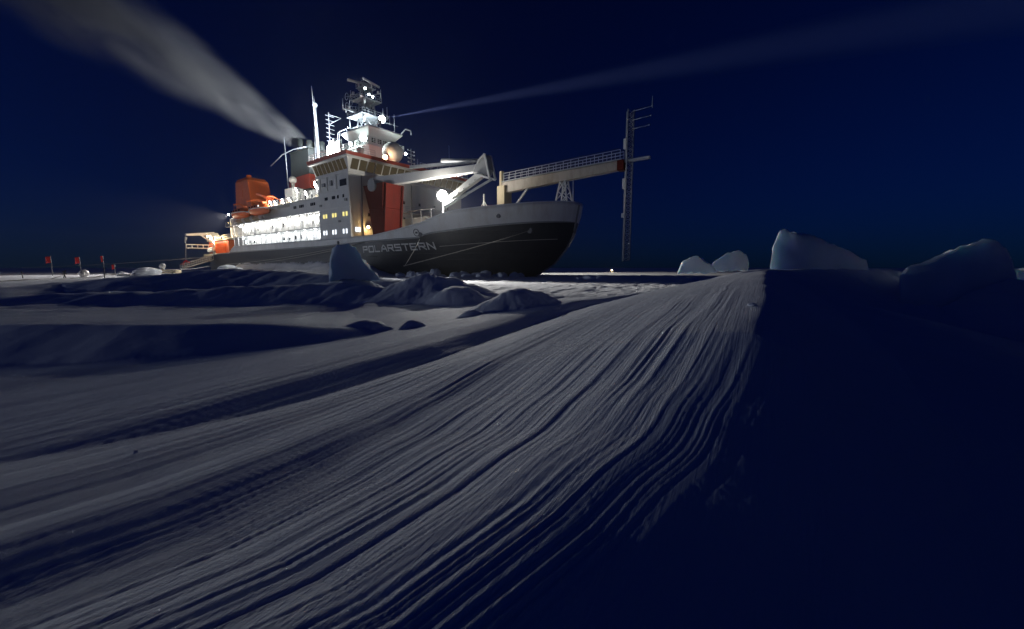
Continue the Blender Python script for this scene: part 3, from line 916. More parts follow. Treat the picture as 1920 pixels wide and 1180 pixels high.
# ------------------------------------------------------------------ orange exhaust casing aft
oc = MB()
oc.frus((-51.2, -41.6, 5.2, 10.0, 13.2), (-50.4, -43.2, 5.6, 10.0, 21.2))
oc.frus((-50.4, -43.2, 5.6, 10.0, 21.2), (-50.2, -44.6, 5.8, 9.6, 22.0))
casing = oc.build("exhaust_casing", 'orange', ship, bevel=.1)
for z in (15.0, 17.2, 19.4):
    k = (z - 13.2) / 8
    w_ = MB(); w_.box(-51.2 + .8 * k, -41.5 - 1.6 * k, 9.96, 10.06, z - .06, z + .06); w_.build("stiffener", 'orange', casing)
dr = MB(); dr.box(-48, -46.4, 9.98, 10.08, 17.6, 20.4); dr.build("louvre_panel", 'orange', casing)
lt = MB()
for v in (9.4, 8.6): lt.tube((-51.6, v, 13.4), (-51.3, v, 21.8), .06, n=5)
for z in np.arange(13.8, 21.6, .4): lt.tube((-51.55 + .3 * (z - 13.4) / 8.4, 9.4, z), (-51.55 + .3 * (z - 13.4) / 8.4, 8.6, z), .04, n=5)
for z in np.arange(15.5, 22, 1.2):
    for a in np.linspace(0, math.pi, 7)[:-1]:
        lt.tube((-51.5 - .7 * math.sin(a), 9.0 + .5 * math.cos(a), z), (-51.5 - .7 * math.sin(a + .52), 9.0 + .5 * math.cos(a + .52), z), .04, n=4)
lt.build("caged_ladder", 'white', casing)
pp_ = MB(); pp_.tube((-48.6, 7.6, 21.8), (-48.8, 7.6, 23.2), .55, .55, 12); pp_.build("exhaust_pipe", 'orange', casing)
railing("casing_rail", casing, [(-51.2, 9.9, 13.4), (-54, 9.9, 13.4)], 1.0)
af = MB(); af.box(-54.5, -47.4, -10.4, 10.4, 4.3, 13.3); afo = af.build("hangar", 'white', ship, bevel=.1)
# hangar side platforms
for z in (8.3, 11.0):
    s_ = MB(); s_.box(-52.8, -47.45, 10.38, 12.0, z, z + .18); s_.build("side_platform", 'grey', afo)
    railing("side_rail", afo, [(-52.7, 11.9, z + .18), (-47.5, 11.9, z + .18)], 1.0, 3, 1.2)
floodlight(afo, (-53.6, 10.9, 12.2), (-59, 14, 5), 900, (1, .82, .55), .2, 'SPOT', 110, 'lens_warm')

# ------------------------------------------------------------------ dark funnel with exhaust pipes
fu = MB()
fu.frus((-32.5, -23.6, -.6, 5.6, 13.4), (-32.0, -24.2, -.4, 5.4, 25.8))
fu.box(-32.2, -24.0, -.6, 5.6, 25.8, 26.1)
funnel = fu.build("funnel", 'funnel', ship, bevel=.12)
bnd = MB(); bnd.frus((-32.62, -23.5, -.7, 5.72, 17.8), (-32.5, -23.65, -.62, 5.64, 20.6)); bnd.build("red_band", 'red', funnel)
for (u, v, h_) in ((-30.6, 3.6, 29.0), (-28.6, 1.6, 28.4), (-26.6, 3.8, 28.0), (-26.4, 1.2, 28.3)):
    e_ = MB(); e_.tube((u, v, 26), (u - .2, v, h_), .62, .66, 14); e_.build("exhaust_pipe", 'funnel', funnel)
ys = MB(); ys.path([(-24.5, 5.6, 26.0), (-29, 6.0, 26.2), (-33, 6.6, 25.6), (-37.5, 7.2, 23.8)], .10, 7); ys.tube((-31.6, 6.3, 14), (-32.6, 6.2, 29.2), .08, n=6)
ys.build("funnel_spar", 'steel', funnel)
sg = MB(); sg.tube((-26.8, 7.6, 16.4), (-26.8, 7.6, 18.8), .28, .34, 12); sg.sphere((-26.8, 7.6, 19.4), .75, 14, 10); sg.build("satellite_dome", 'radome', midh)
bx_ = MB(); bx_.box(-28.5, -25.2, 6.3, 8.6, 15.0, 17.6); bx_.build("deck_cabin", 'white', midh, bevel=.06)
# aft mast beside the funnel
am = MB()
am.tube((-23.4, 3.9, 16.5), (-23.4, 3.9, 30), .55, .45, 12); am.tube((-23.4, 3.9, 30), (-23.4, 3.9, 34.2), .32, .2, 10); am.sphere((-23.4, 3.9, 34.4), .5, 12, 8); am.tube((-23.4, 3.9, 34.4), (-23.6, 3.9, 36.2), .07, .03, 6)
aftm = am.build("aft_mast", 'steel', ship)
wp = MB(); wp.tube((-20.4, 5.0, 18.6), (-21.6, 5, 31.0), .14, .09, 8); wp.tube((-21.6, 5, 31), (-22.2, 5, 37.4), .07, .03, 6); wp.build("whip_antenna", 'white', aftm)
ct = MB()
ct.tube((-22.4, 1.6, 24), (-22.4, 1.6, 33.4), .09, n=6)
for z in np.arange(25, 33.2, .85): ct.tube((-22.4, .3 + .2 * ((z * 7) % 1), z), (-22.4, 2.3, z + .05), .06, n=5)
ct.tube((-22.4, 1.6, 31), (-22.0, -.9, 32.8), .06, n=5); ct.tube((-22.4, 1.6, 33), (-22.0, -.9, 32.8), .06, n=5)
ct.build("antenna_ladder", 'steel', aftm)

# ------------------------------------------------------------------ lamps of bridge roof and tower
floodlight(tower, (-2.2, 6.9, 23.3), (2, 10, 20), 1500, (.80, 1.0, .97), .58, 'POINT', lens='lens_cool')
pm = MB(); pm.tube((-5.3, 4.0, 23.6), (-2.4, 6.8, 23.1), .08, n=6); pm.build("lamp_arm", 'white', tower)
floodlight(tower, (-10.2, 4.4, 24.3), (-9, 8, 22), 800, (.80, 1.0, .97), .36, 'POINT', lens='lens_cool')
floodlight(tower, (-4.7, -3.9, 23.4), (-1, -4.2, 22), 350, (.80, 1.0, .97), .24, 'POINT', lens='lens_cool')
floodlight(tower, (-4.9, -1.8, 24.4), (-1, -2.2, 23), 80, (.9, .98, 1.0), .16, 'POINT', lens='lens_cool')
# bank of deck floodlights on the starboard bridge roof
bk = MB()
for u in (-6.4, -3.2): bk.tube((u, 10.4, 18.5), (u, 10.4, 22.5), .09, n=7)
for z in (19.9, 20.7, 21.5, 22.3): bk.tube((-7.3, 10.4, z), (-3.0, 10.4, z), .07, n=6)
bank = bk.build("floodlight_bank", 'steel', ship)
for z in (19.9, 20.7, 21.5, 22.3):
    for u in (-7.0, -6.1, -5.2, -4.3, -3.4):
        if z > 22 and u not in (-6.1, -5.2): continue
        floodlight(bank, (u, 10.6, z), (u - 2.0, 14, z + .3), 0, r=.44, lens='lens_white', name="flood_lamp")
lamp_light("bank_light", bank, (-4.8, 11.1, 21.0), 'POINT', 1400, (1, .98, .95), rad=.5)
lamp_light("bank_light", bank, (-6.9, 10.2, 22.2), 'SPOT', 110000, (.82, .9, 1), (-42, 0, 39), 62, .6, rad=.5)
# warm lamp on the bridge front
floodlight(bridge, (2.6, 6.1, 19.55), (6, 7.2, 19.0), 260, (1, .72, .42), .38, 'POINT', lens='lens_warm')
lamp_light("bridge_light", bridge, (3.4, 6.1, 19.6), 'SPOT', 6500, (1, .78, .58), (20, 2, 8), 70, .6, rad=.3)
# forward floods that light the ice beyond the bow
floodlight(bridge, (3.0, -10.5, 19.6), (24, -36, 0), 42000, (1, .95, .82), .3, 'SPOT', 70, 'lens_white', .7)
# searchlight with its beam
floodlight(tower, (-3.0, 2.5, 27.6), (60, -45, 47), 0, r=.60, lens='lens_cool', name="searchlight")
q_ = MB(); q_.sphere((-2.9, 2.55, 27.65), .58, 18, 12); q_.build("searchlight_glow", 'lens_cool', tower)  # glowing ball added so the searchlight shows as a bright disc from the side
q_ = MB(); q_.tube((-5.6, 2.4, 27.0), (-3.3, 2.5, 27.3), .1, n=6); q_.build("searchlight_arm", 'steel', tower)
# yellowish deck lamp low on the front
floodlight(superst, (2.2, 9.5, 7.95), (4, 10.2, 7.2), 130, (1, .62, .22), .24, 'POINT', lens='lens_warm')

# ------------------------------------------------------------------ foredeck crane
fc = MB()
fc.frus((4.6, 7.4, 7.4, 10.2, 5.6), (4.2, 7.8, 7.0, 10.6, 10.5))
fc.frus((4.2, 7.8, 7.0, 10.6, 10.5), (3.0, 8.2, 6.9, 10.7, 14.2))
crane = fc.build("deck_crane", 'oxide', ship, bevel=.1)
hdc = MB(); hdc.tube((5.6, 6.6, 14.0), (5.6, 11.0, 14.0), .95, n=18); hdc.build("slewing_head", 'grey', crane)
for v in (7.3, 10.3):
    rbm = MB(); rbm.bar((7.5, v, 6), (8.5, v, 14), .22, .35); rbm.build("pedestal_rib", 'oxide', crane)
T0, T1 = Vector((3.6, 8.8, 14.9)), Vector((23.4, 6.4, 14.75))
bmn = MB(); bmn.bar(T0, T1, 1.15, 1.6, .8, .95); bmn.build("crane_boom", 'white', crane, bevel=.06)
bmn = MB(); bmn.bar(T0 + Vector((8, -.6, 1.35)), T1 + Vector((-.8, .1, .95)), .42); bmn.tube(T0 + Vector((14, -1.3, 1.5)), T1 + Vector((0, 0, 1.0)), .28, n=9); bmn.build("luffing_cylinder", 'steel', crane)
kn = MB()
kn.prism([(22.9, 14.1), (23.8, 14.1), (25.4, 13.5), (25.8, 14.2), (25.4, 15.9), (25.0, 16.3), (24.2, 16.0), (23.5, 15.2)], 1, 5.9, 6.9)
kn.build("boom_knuckle", 'grey', crane, bevel=.08)
for v in (5.8, 7.0):
    kf = MB()
    for a, b in (((25.2, v, 16.2), (26.0, v, 13.0)), ((23.4, v, 13.9), (26.0, v, 13.0)), ((23.9, v, 15.3), (25.2, v, 16.2))): kf.bar(a, b, .2, .26)
    kf.build("knuckle_frame", 'white', crane)
J0, J1 = Vector((24.4, 6.4, 14.0)), Vector((17.6, 7.2, 10.6))
jb = MB(); jb.bar(J0, J1, .8, .95, .6, .65); jb.build("folded_jib", 'white', crane, bevel=.05)
jb = MB(); jb.bar(Vector((25.9, 6.4, 13.0)), Vector((18.4, 7.9, 9.9)), .22, .26); jb.tube((22.0, 7.2, 11.4), (18.4, 7.9, 9.95), .24, n=9); jb.build("jib_cylinder", 'steel', crane)
hk = MB()
for k in np.linspace(.15, .85, 6):
    q = J0.lerp(J1, k); hk.bar(q + Vector((0, -.5, .4)), q + Vector((0, .5, -.4)), .1)
hk.build("jib_lacing", 'grey', crane)

# foredeck house, frames and cargo gear
fh = MB(); fh.box(5.2, 11.2, -4.5, 5.2, 5.6, 9.4); fdh = fh.build("foredeck_house", 'white', ship, bevel=.08)
fh = MB(); fh.box(11.2, 16.0, -5.0, 3.2, 5.8, 8.8); fh.build("winch_house", 'oxide', ship, bevel=.08)
for u in (9.4, 11.6, 13.9):
    ff = MB(); ff.tube((u, 6.4, 5.7), (u, 6.4, 10.2), .09, n=6); ff.build("cargo_stanchion", 'darksteel', fdh)
ff = MB(); ff.tube((8.2, 6.4, 10.2), (14.8, 6.4, 10.2), .08, n=6); ff.tube((11.6, 6.4, 8.0), (14.0, 6.4, 8.0), .08, n=6); ff.tube((7.0, 6.4, 7.8), (9.4, 6.4, 7.8), .08, n=6); ff.build("cargo_rail", 'darksteel', fdh)
for (u, w_, c_) in ((10.5, 1.6, 'buff'), (12.7, 1.7, 'grey'), (15.2, 1.3, 'oxide')):
    ff = MB(); ff.box(u - w_ / 2, u + w_ / 2, 4.6, 6.1, 5.7, 7.9 + .2 * w_); ff.build("cargo_crate", c_, fdh, bevel=.05)
# main floodlight on its post above the bulwark
pm = MB(); pm.tube((17.2, 7.0, 6.4), (17.2, 7.0, 11.4), .12, n=8); pm.build("lamp_post", 'steel', ship)
mainl = floodlight(ship, (17.35, 7.3, 11.65), (26, 22, 8.5), 0, r=.72, lens='lens_white')
lamp_light("main_light", ship, (18.0, 8.6, 11.55), 'SPOT', 3100, (.84, .90, 1.0), (40, 62, 1.0), 95, .5, rad=.22)
lamp_light("main_spill", ship, (17.6, 7.8, 11.7), 'POINT', 4500, (1.0, .95, .86), rad=.4)
lamp_light("main_down", ship, (18.0, 8.7, 11.5), 'SPOT', 42000, (1.0, .96, .9), (38, 18, 0), 52, 1.0, rad=.25)

# ------------------------------------------------------------------ bow boom with walkway, pedestal and trestle
pdm = MB(); pdm.box(22.2, 23.6, -.9, .9, 8.0, 13.4); pdm.tube((22.6, .2, 13.2), (22.6, .2, 15.6), .38, .34, 12)
bb_root = pdm.build("bow_boom", 'buff', ship, bevel=.08)
bo = MB(); bo.bar((22.8, 0, 13.15), (41.4, 0, 13.75), 1.0, 1.55, .8, 1.1); bo.build("boom_beam", 'boom', bb_root, bevel=.06)
wk = MB(); wk.bar((22.8, 0, 14.02), (41.2, 0, 14.36), 1.2, .08); wk.build("walkway", 'steel', bb_root)
for v in (-.58, .58):
    railing("walkway_rail", bb_root, [(23.2, v, 14.03), (41.1, v, 14.38)], 1.1, 3, 1.15, .03, 'steel')
el = MB(); el.box(21.0, 22.1, .6, 1.9, 8.9, 10.6); el.build("red_locker", 'flag', ship, bevel=.06)
tres = MB()
for sx, sy in ((-1, -1), (-1, 1), (1, -1), (1, 1)):
    tres.bar((33.1 + sx * 1.1, sy * .9, 8.8), (33.1 + sx * .35, sy * .4, 12.9), .18)
for z0, z1 in ((9.2, 10.4), (10.4, 11.6), (11.6, 12.8)):
    w0 = 1.1 - .75 * (z0 - 8.8) / 4.1; w1 = 1.1 - .75 * (z1 - 8.8) / 4.1
    for v in (.9 - .5 * (z0 - 8.8) / 4.1, -(.9 - .5 * (z0 - 8.8) / 4.1)):
        tres.bar((33.1 - w0, v, z0), (33.1 + w1, v, z1), .1); tres.bar((33.1 + w0, v, z0), (33.1 - w1, v, z1), .1)
tres.build("boom_trestle", 'white', bb_root)
jk = MB(); jk.tube((34.6, .2, 9.2), (34.6, .2, 13.0), .1, .06, 7); jk.build("jackstaff", 'white', ship)
br_ = MB(); br_.bar((23.4, .4, 8.4), (27.6, .2, 12.9), .3); br_.build("boom_strut", 'steel', bb_root)
ar = MB(); ar.bar((41.6, .2, 14.1), (44.6, .2, 14.1), .38, .30); ar.build("boom_end_arm", 'steel', bb_root)
gr = MB(); gr.box(40.7, 41.6, -.6, .6, 13.1, 14.3); gr.build("mast_clamp", 'oxide', bb_root, bevel=.06)
bl = MB(); bl.tube((20.2, 1.5, 8), (20.2, 1.5, 12.4), .16, .12, 8)
for a in (-2.2, 2.2): bl.tube((20.2 + a, 1.5, 8), (20.2, 1.5, 11.4), .06, n=6)
bl.build("foremast", 'white', ship)
for (u, v) in ((21.5, 5.5), (24.5, 4.6), (27.5, 4.2), (30, 2.5)):
    bo_ = MB()
    bo_.tube((u, v, 7.6), (u, v, 9.0), .25, .3, 10); bo_.tube((u + .8, v, 7.6), (u + .8, v, 9.0), .25, .3, 10); bo_.box(u - .4, u + 1.2, v - .4, v + .4, 7.6, 7.8)
    bo_.build("mooring_bollard", 'grey', ship)

# instrument mast hung at the end of the boom
imast = empty("instrument_mast", SW(41.95, 0.1, 2.3), SHIP_RZ)
prop(imast, "tall slender lattice instrument mast hanging from the end of the bow boom", "mast")
im = MB()
cr_ = [(.50 * math.cos(a), .50 * math.sin(a)) for a in (math.radians(90), math.radians(210), math.radians(330))]
for a in cr_: im.tube((a[0], a[1], 0), (a[0], a[1], 17.6), .085, n=6)
for k, z in enumerate(np.arange(0, 17.2, .55)):
    for m_ in range(3):
        a, b = cr_[m_], cr_[(m_ + 1) % 3]
        im.tube((a[0], a[1], z), (b[0], b[1], z + .55), 0.042, n=4, caps=False)
        im.tube((a[0], a[1], z), (b[0], b[1], z), 0.042, n=4, caps=False)
im.build("lattice", 'steel', imast)
for z, l_ in ((17.4, 2.3), (16.4, 2.2), (15.4, 2.0)):
    a_ = MB(); a_.tube((.3, 0, z), (.3 + l_, -.1, z + .1), .045, n=6); a_.sphere((.3 + l_, -.1, z + .1), .09, 8, 6)
    a_.build("sensor_arm", 'steel', imast)
a_ = MB(); a_.tube((2.6, -.1, 17.3), (2.6, -.1, 18.6), .04, n=6); a_.build("wind_sensor", 'steel', imast)
for z in (5.2, 8.6, 13.2):
    a_ = MB(); a_.box(-.55, -.2, -.35, .35, z, z + (1.2 if z > 8 else .5)); a_.build("sensor_box", 'white', imast, bevel=.03)

# ------------------------------------------------------------------ aft deck: orange winch house and stern crane
wh = MB(); wh.box(-66.5, -52.5, 6.0, 11.6, 4.4, 8.1); winch = wh.build("aft_winch_house", 'orange', ship, bevel=.08)
for u in np.arange(-61, -54.6, .62):
    r_ = MB(); r_.box(u - .11, u + .11, 11.58, 11.8, 4.9, 7.4); r_.build("wall_rib", 'orange', winch)
tp = MB(); tp.box(-66.8, -52.2, 5.8, 11.9, 8.1, 8.4); tp.build("house_roof", 'buff', winch, bevel=.04)
bs = MB(); bs.box(-69, -51.5, 11.2, 12.2, 4.35, 4.95); bs.build("deck_coaming", 'buff', winch, bevel=.04)
railing("aft_rail", winch, [(-66.6, 11.8, 8.4), (-52.4, 11.8, 8.4)], .9, 2, 1.5, .03, 'white')
for u in (-65.2, -63.6, -62.2):
    dr_ = MB(); dr_.tube((u, 11.7, 6.0), (u, 12.3, 6.0), .6, .6, 14); dr_.build("winch_drum", 'white', winch)
scn = MB(); scn.tube((-62.5, 11.2, 4.4), (-62.5, 11.2, 8.6), .8, .65, 14); scn.frus((-63.6, -61.4, 10.2, 12.2, 8.4), (-63.1, -61.9, 10.8, 12.3, 10.2))
stern = scn.build("stern_crane", 'white', ship, bevel=.05)
sj = MB(); sj.bar((-62.4, 11.6, 10.0), (-59.0, 18.2, 9.15), .7, .8, .45, .5); sj.build("crane_jib", 'white', stern, bevel=.04)
sj = MB(); sj.bar((-62.3, 12, 7.6), (-61.2, 14.6, 9.4), .3); sj.build("jib_cylinder", 'white', stern)
lj = MB()
for z in (6.2, 7.0): lj.bar((-62.4, 11.8, z + .1), (-59.2, 18.2, z - .1), .22)
for k in np.linspace(0, 1, 6): lj.bar((-62.4 + 3.2 * k, 11.8 + 6.4 * k, 6.2), (-62.4 + 3.2 * k, 11.8 + 6.4 * k, 7.05), .16)
lj.build("lower_jib", 'white', stern)
ln = MB(); ln.tube((-59.0, 18.2, 9.0), (-58.9, 18.6, 3.2), .06, n=6); ln.tube((-59, 18.2, 8.6), (-58.9, 18.5, 7.3), .3, .1, 8); ln.build("hoist_line", 'steel', stern)
floodlight(stern, (-62.0, 13.0, 9.3), (-61, 17, 4), 2200, (1, .86, .62), .22, 'POINT', lens='lens_warm')
floodlight(stern, (-59.4, 17.8, 9.2), (-58, 26, 0), 700, (.98, .92, .9), .17, 'POINT', lens='lens_white')
floodlight(winch, (-54.2, 12.6, 8.9), (-57, 12.2, 6), 600, (1, .68, .32), .2, 'POINT', lens='lens_warm')
# flood that lights the ice camp off the stern
floodlight(afo, (-54.3, 10.6, 14.2), (-30, 40, 0), 75000, (1, .93, .9), .2, 'SPOT', 52, 'lens_white', .7)

# ------------------------------------------------------------------ gangway (its own thing)
gw0, gw1 = SW(-61.0, 12.7, 3.4), SW(-58.8, 19.6, 1.15)
gw = empty("gangway", gw1, 0)
prop(gw, "long railed gangway slung from the stern crane, running from the deck down to the ice", "gangway")
G0 = gw0 - gw1
dirg = G0.normalized(); sg_ = dirg.cross(Vector((0, 0, 1))).normalized()
g_ = MB(False); g_.bar((0, 0, 0), G0, .9, .14); g_.build("gangway_deck", 'steel', gw)
for s_ in (-.45, .45):
    g_ = MB(False)
    a = sg_ * s_
    for k in np.linspace(0, 1, 8): g_.bar(a + G0 * k, a + G0 * k + Vector((0, 0, 1.0)), .07)
    for h_ in (.5, 1.0): g_.bar(a + Vector((0, 0, h_)), a + G0 + Vector((0, 0, h_)), .08)
    g_.build("handrail", 'steel', gw)
slg = MB(False)
apex = SW(-58.9, 18.6, 3.2) - gw1
for s_ in (-.5, .5):
    for k in (0.0, .22): slg.tube(apex, sg_ * s_ + G0 * k + Vector((0, 0, .9)), .06, n=5)
slg.build("lifting_sling", 'flag', gw)

# ------------------------------------------------------------------ snow and ice blocks
def noise3(p, s):
    return float(fbm(np.array([p[0] * s + p[2] * .7]), np.array([p[1] * s - p[2] * s * .9]), 90, 3)[0])

CAMH, FPX, PIT = 1.45, 760.0, R(6.605)
def unproject(px, py, dist):
    d = Vector(((px - 960) / FPX, math.cos(PIT) - (py - 590) / FPX * math.sin(PIT), -math.sin(PIT) - (py - 590) / FPX * math.cos(PIT)))
    return Vector((0, 0, CAMH)) + d * (dist / d.y)

def slab(name, outline, dist, depth, label, skew=0.0, rough=.10, group="large ice slabs", turn=R(12)):
    """a thick tilted block of ice whose broad face has the given outline (photo measure at a distance in metres)"""
    xm = sum(p[0] for p in outline) / len(outline)
    ux = (xm - 960) / FPX
    tq = math.tan(turn)
    pts = []
    for x, y in outline:                       # the broad face is turned a little to the right
        ax = (x - 960) / FPX
        dd = dist * (1 - tq * ux) / (1 - tq * ax)
        pts.append(unproject(x, y, dd))
    inward = (Vector((ux, 1, 0)).normalized() + Vector((-.09, 0, 0))).normalized()
    # densify
    P2 = []
    n = len(pts)
    for k in range(n):
        a, b = pts[k], pts[(k + 1) % n]
        m_ = max(1, int((b - a).length / .14))
        for t in range(m_): P2.append(a.lerp(b, t / m_))
    cen = sum(P2, Vector()) / len(P2)
    base = Vector((cen.x, cen.y, min(p.z for p in P2)))
    bm_ = MB(False)
    rings = []
    for t, s_ in ((0, .30), (.0, .55), (.0, .80), (.0, .965), (.035, 1.0), (.3, 1.0), (.6, .985), (.85, .95), (.97, .86), (1.0, .55), (1.0, .25)):
        ring = []
        for p in P2:
            q = cen + (p - cen) * s_
            q += inward * (depth * t)
            nz = (noise3(q, 1.7) * rough + noise3(q * 3, 1.9) * rough * .45) * (1.0 if s_ > .9 else .35)
            q = q + Vector((nz, nz * .8, nz * .7))
            ring.append(q - base)
        rings.append(ring)
    vv_ = bm_.grid(rings, close=True, smooth=True)
    bm_.bm.faces.new(vv_[0][::-1]); bm_.bm.faces.new(vv_[-1])
    o = bm_.build(name, 'slab', None)
    o.data.set_sharp_from_angle(angle=R(38))
    o.location = base
    prop(o, label, "ice slab", group)
    return o

slab("ice_slab", [(1442, 535), (1446, 488), (1449, 463), (1459, 437), (1471, 431), (1496, 434), (1530, 447), (1562, 461), (1600, 477), (1624, 490), (1644, 545), (1560, 550), (1470, 545)], 12.2, 1.4, "big upturned ice slab with a sharp left edge behind the drift crest", .35)
slab("ice_slab", [(1686, 520), (1700, 502), (1752, 484), (1800, 465), (1850, 448), (1872, 450), (1888, 465), (1900, 490), (1914, 560), (1920, 640), (1690, 640)], 10.0, 1.6, "big sloping ice slab by the right edge of the picture", .45)
slab("ice_slab", [(1272, 512), (1279, 492), (1298, 482), (1310, 479), (1320, 485), (1336, 498), (1346, 512)], 21.0, 1.2, "low dark ice slab on the left of the pair behind the drift", .3)
slab("ice_slab", [(1326, 508), (1340, 490), (1362, 477), (1388, 470), (1399, 477), (1405, 495), (1404, 508)], 24.0, 1.3, "pale ice slab on the right of the pair behind the drift", .2)
slab("ice_slab", [(618, 526), (624, 480), (626, 464), (634, 458), (650, 458), (662, 467), (680, 484), (694, 498), (716, 526)], 16.6, 1.3, "upright dark ice slab standing in front of the ship's hull", .1)
slab("ice_slab", [(1896, 512), (1906, 506), (1935, 504), (1950, 520), (1948, 550), (1900, 548)], 15.0, 1.2, "low ice slab cut off by the picture's right edge", .2)

# lumps: a few shapes shared by all
def lump_mesh(seed, stretch):
    m_ = MB(False)
    bmesh.ops.create_icosphere(m_.bm, subdivisions=3, radius=1.0)
    for v in m_.bm.verts:
        p = v.co.copy()
        f_ = 1 + .22 * noise3(p + Vector((seed * 5.1, seed, 0)), 1.1) + .09 * noise3(p * 3 + Vector((seed, 2, 1)), 1.3)
        v.co = Vector((p.x * stretch[0], p.y * stretch[1], p.z * stretch[2])) * f_
    for f in m_.bm.faces: f.smooth = True
    o = m_.build("snow_lump", 'ice', None)
    COL.objects.unlink(o)
    return o
LUMPS = [lump_mesh(k, s_) for k, s_ in enumerate(((1, .9, .75), (1.25, .8, .6), (.85, .9, .95), (1.1, 1.0, .5)))]
def lump(x, y, s_, label, group, name="snow_lump", sink=.3):
    o = random.choice(LUMPS).copy(); COL.objects.link(o)
    o.name = name
    o.location = (x, y, ground_z(x, y) + s_ * (.75 - sink) * .6)
    o.scale = (s_, s_ * random.uniform(.8, 1.1), s_ * random.uniform(.8, 1.1))
    o.rotation_euler = (random.uniform(-.2, .2), random.uniform(-.2, .2), random.uniform(0, 6.28))
    prop(o, label, "snow lump", group)
    return o
for k in range(26):
    u = random.uniform(12, 28); z0 = 0
    b_ = half(u, .2)
    w_ = SW(u, b_ + random.uniform(.3, 2.2), 0)
    sz_ = random.uniform(.3, .95)
    lab_ = "large snow lump" if sz_ > .74 else ("middle-sized snow lump" if sz_ > .5 else "small snow lump")
    lump(w_.x, w_.y, sz_, lab_ + " in the rubble heaped along the dark bow", "snow lumps along the bow")
for (px, py, dist, s_, lab) in ((272, 506, 62, 1.6, "round white snow mound left of the gangway"), (425, 508, 78, 1.9, "bright white snow boulder below the stern"), (446, 511, 72, 1.0, "small white snow lump beside the boulder below the stern"), (372, 508, 70, 1.1, "low snow lump under the gangway"), (230, 511, 60, .7, "small snow lump behind the red marker"), (1105, 521, 46, .55, "snow lump on the flat ice to the right of the bow"), (1086, 523, 46, .35, "smaller snow lump just left of the lump right of the bow"), (1124, 521, 47, .45, "snow lump rightmost on the flat ice beyond the bow")):
    w_ = unproject(px, py, dist)
    lump(w_.x, w_.y, s_, lab, "snow lumps on the flat ice")

for (px, py, d_, s_, lab) in ((1410, 574, 3.4, .028, "tiny snow clod near the top of the drift, just left of its crest"), (1406, 573, 3.35, .017, "tinier clod right beside the snow clod below the drift crest"), (255, 850, 1.9, .012, "tiny snow crumb on the grooved snow at the lower left")):
    w_ = unproject(px, py, d_)
    # walk along the line of sight until it meets the snow
    dd = (w_ - Vector((0, 0, CAMH))).normalized(); t_ = .5
    while t_ < 30 and (CAMH + dd.z * t_) > ground_z(dd.x * t_, dd.y * t_): t_ += .02
    lump(dd.x * t_, dd.y * t_, s_, lab, "clods on the drift", "snow_clod", .2)

# ------------------------------------------------------------------ mooring lines
def line(name, a, b, sag, r, mat, label, cat="rope", group=None):
    a, b = Vector(a), Vector(b)
    m_ = MB(False)
    pts = []
    for t in np.linspace(0, 1, 26):
        p = a.lerp(b, t); p = p - a; p.z -= sag * 4 * t * (1 - t); pts.append(p)
    m_.path(pts, r, 6)
    o = m_.build(name, mat, None); o.location = a
    return prop(o, label, cat, group)
anch = unproject(757, 499, 19.5); anch.z = max(ground_z(anch.x, anch.y) + .05, anch.z)
G_ = "mooring lines of the ship"
line("mooring_line", SW(31.25, half(31.2, 6.15) + .15, 6.15), anch, .10, .022, 'rope', "pale mooring rope slanting from the bow fairlead down to the snow", group=G_)
m_ = MB(False)
rp = []
for t in np.linspace(0, 1, 30):
    u = 33.4 - 13.6 * t; z = 5.15 - .85 * t
    rp.append(SW(u, half(u, z) + .10, z) - SW(33.4, 0, 5.15))
m_.path(rp, .05, 6)
o = m_.build("mooring_line", 'rope', None); o.location = SW(33.4, 0, 5.15)
prop(o, "pale rope stretched along the dark bow plating towards the name", "rope", G_)
line("mooring_line", SW(17.3, half(17.3, 5.4) + .2, 5.4), anch + Vector((.06, 0, .02)), .1, .016, 'rope', "thin rope hanging steeply from the hull beside the last letters of the name", group=G_)
line("mooring_line", SW(6, half(6, 5.4) + .3, 5.35), SW(-46, 14.5, 2.2), .5, .05, 'rope', "upper of two long ropes running aft along the hull", group=G_)
line("mooring_line", SW(2, 12.9, 4.7), SW(-40, 14.2, 2.0), .4, .05, 'rope', "lower of two long ropes running aft along the hull", group=G_)
line("mooring_line", SW(-66, 11.6, 4.3), unproject(40, 502, 105), .4, .05, 'rope', "long thin line from the stern across to the far left ice", group=G_)

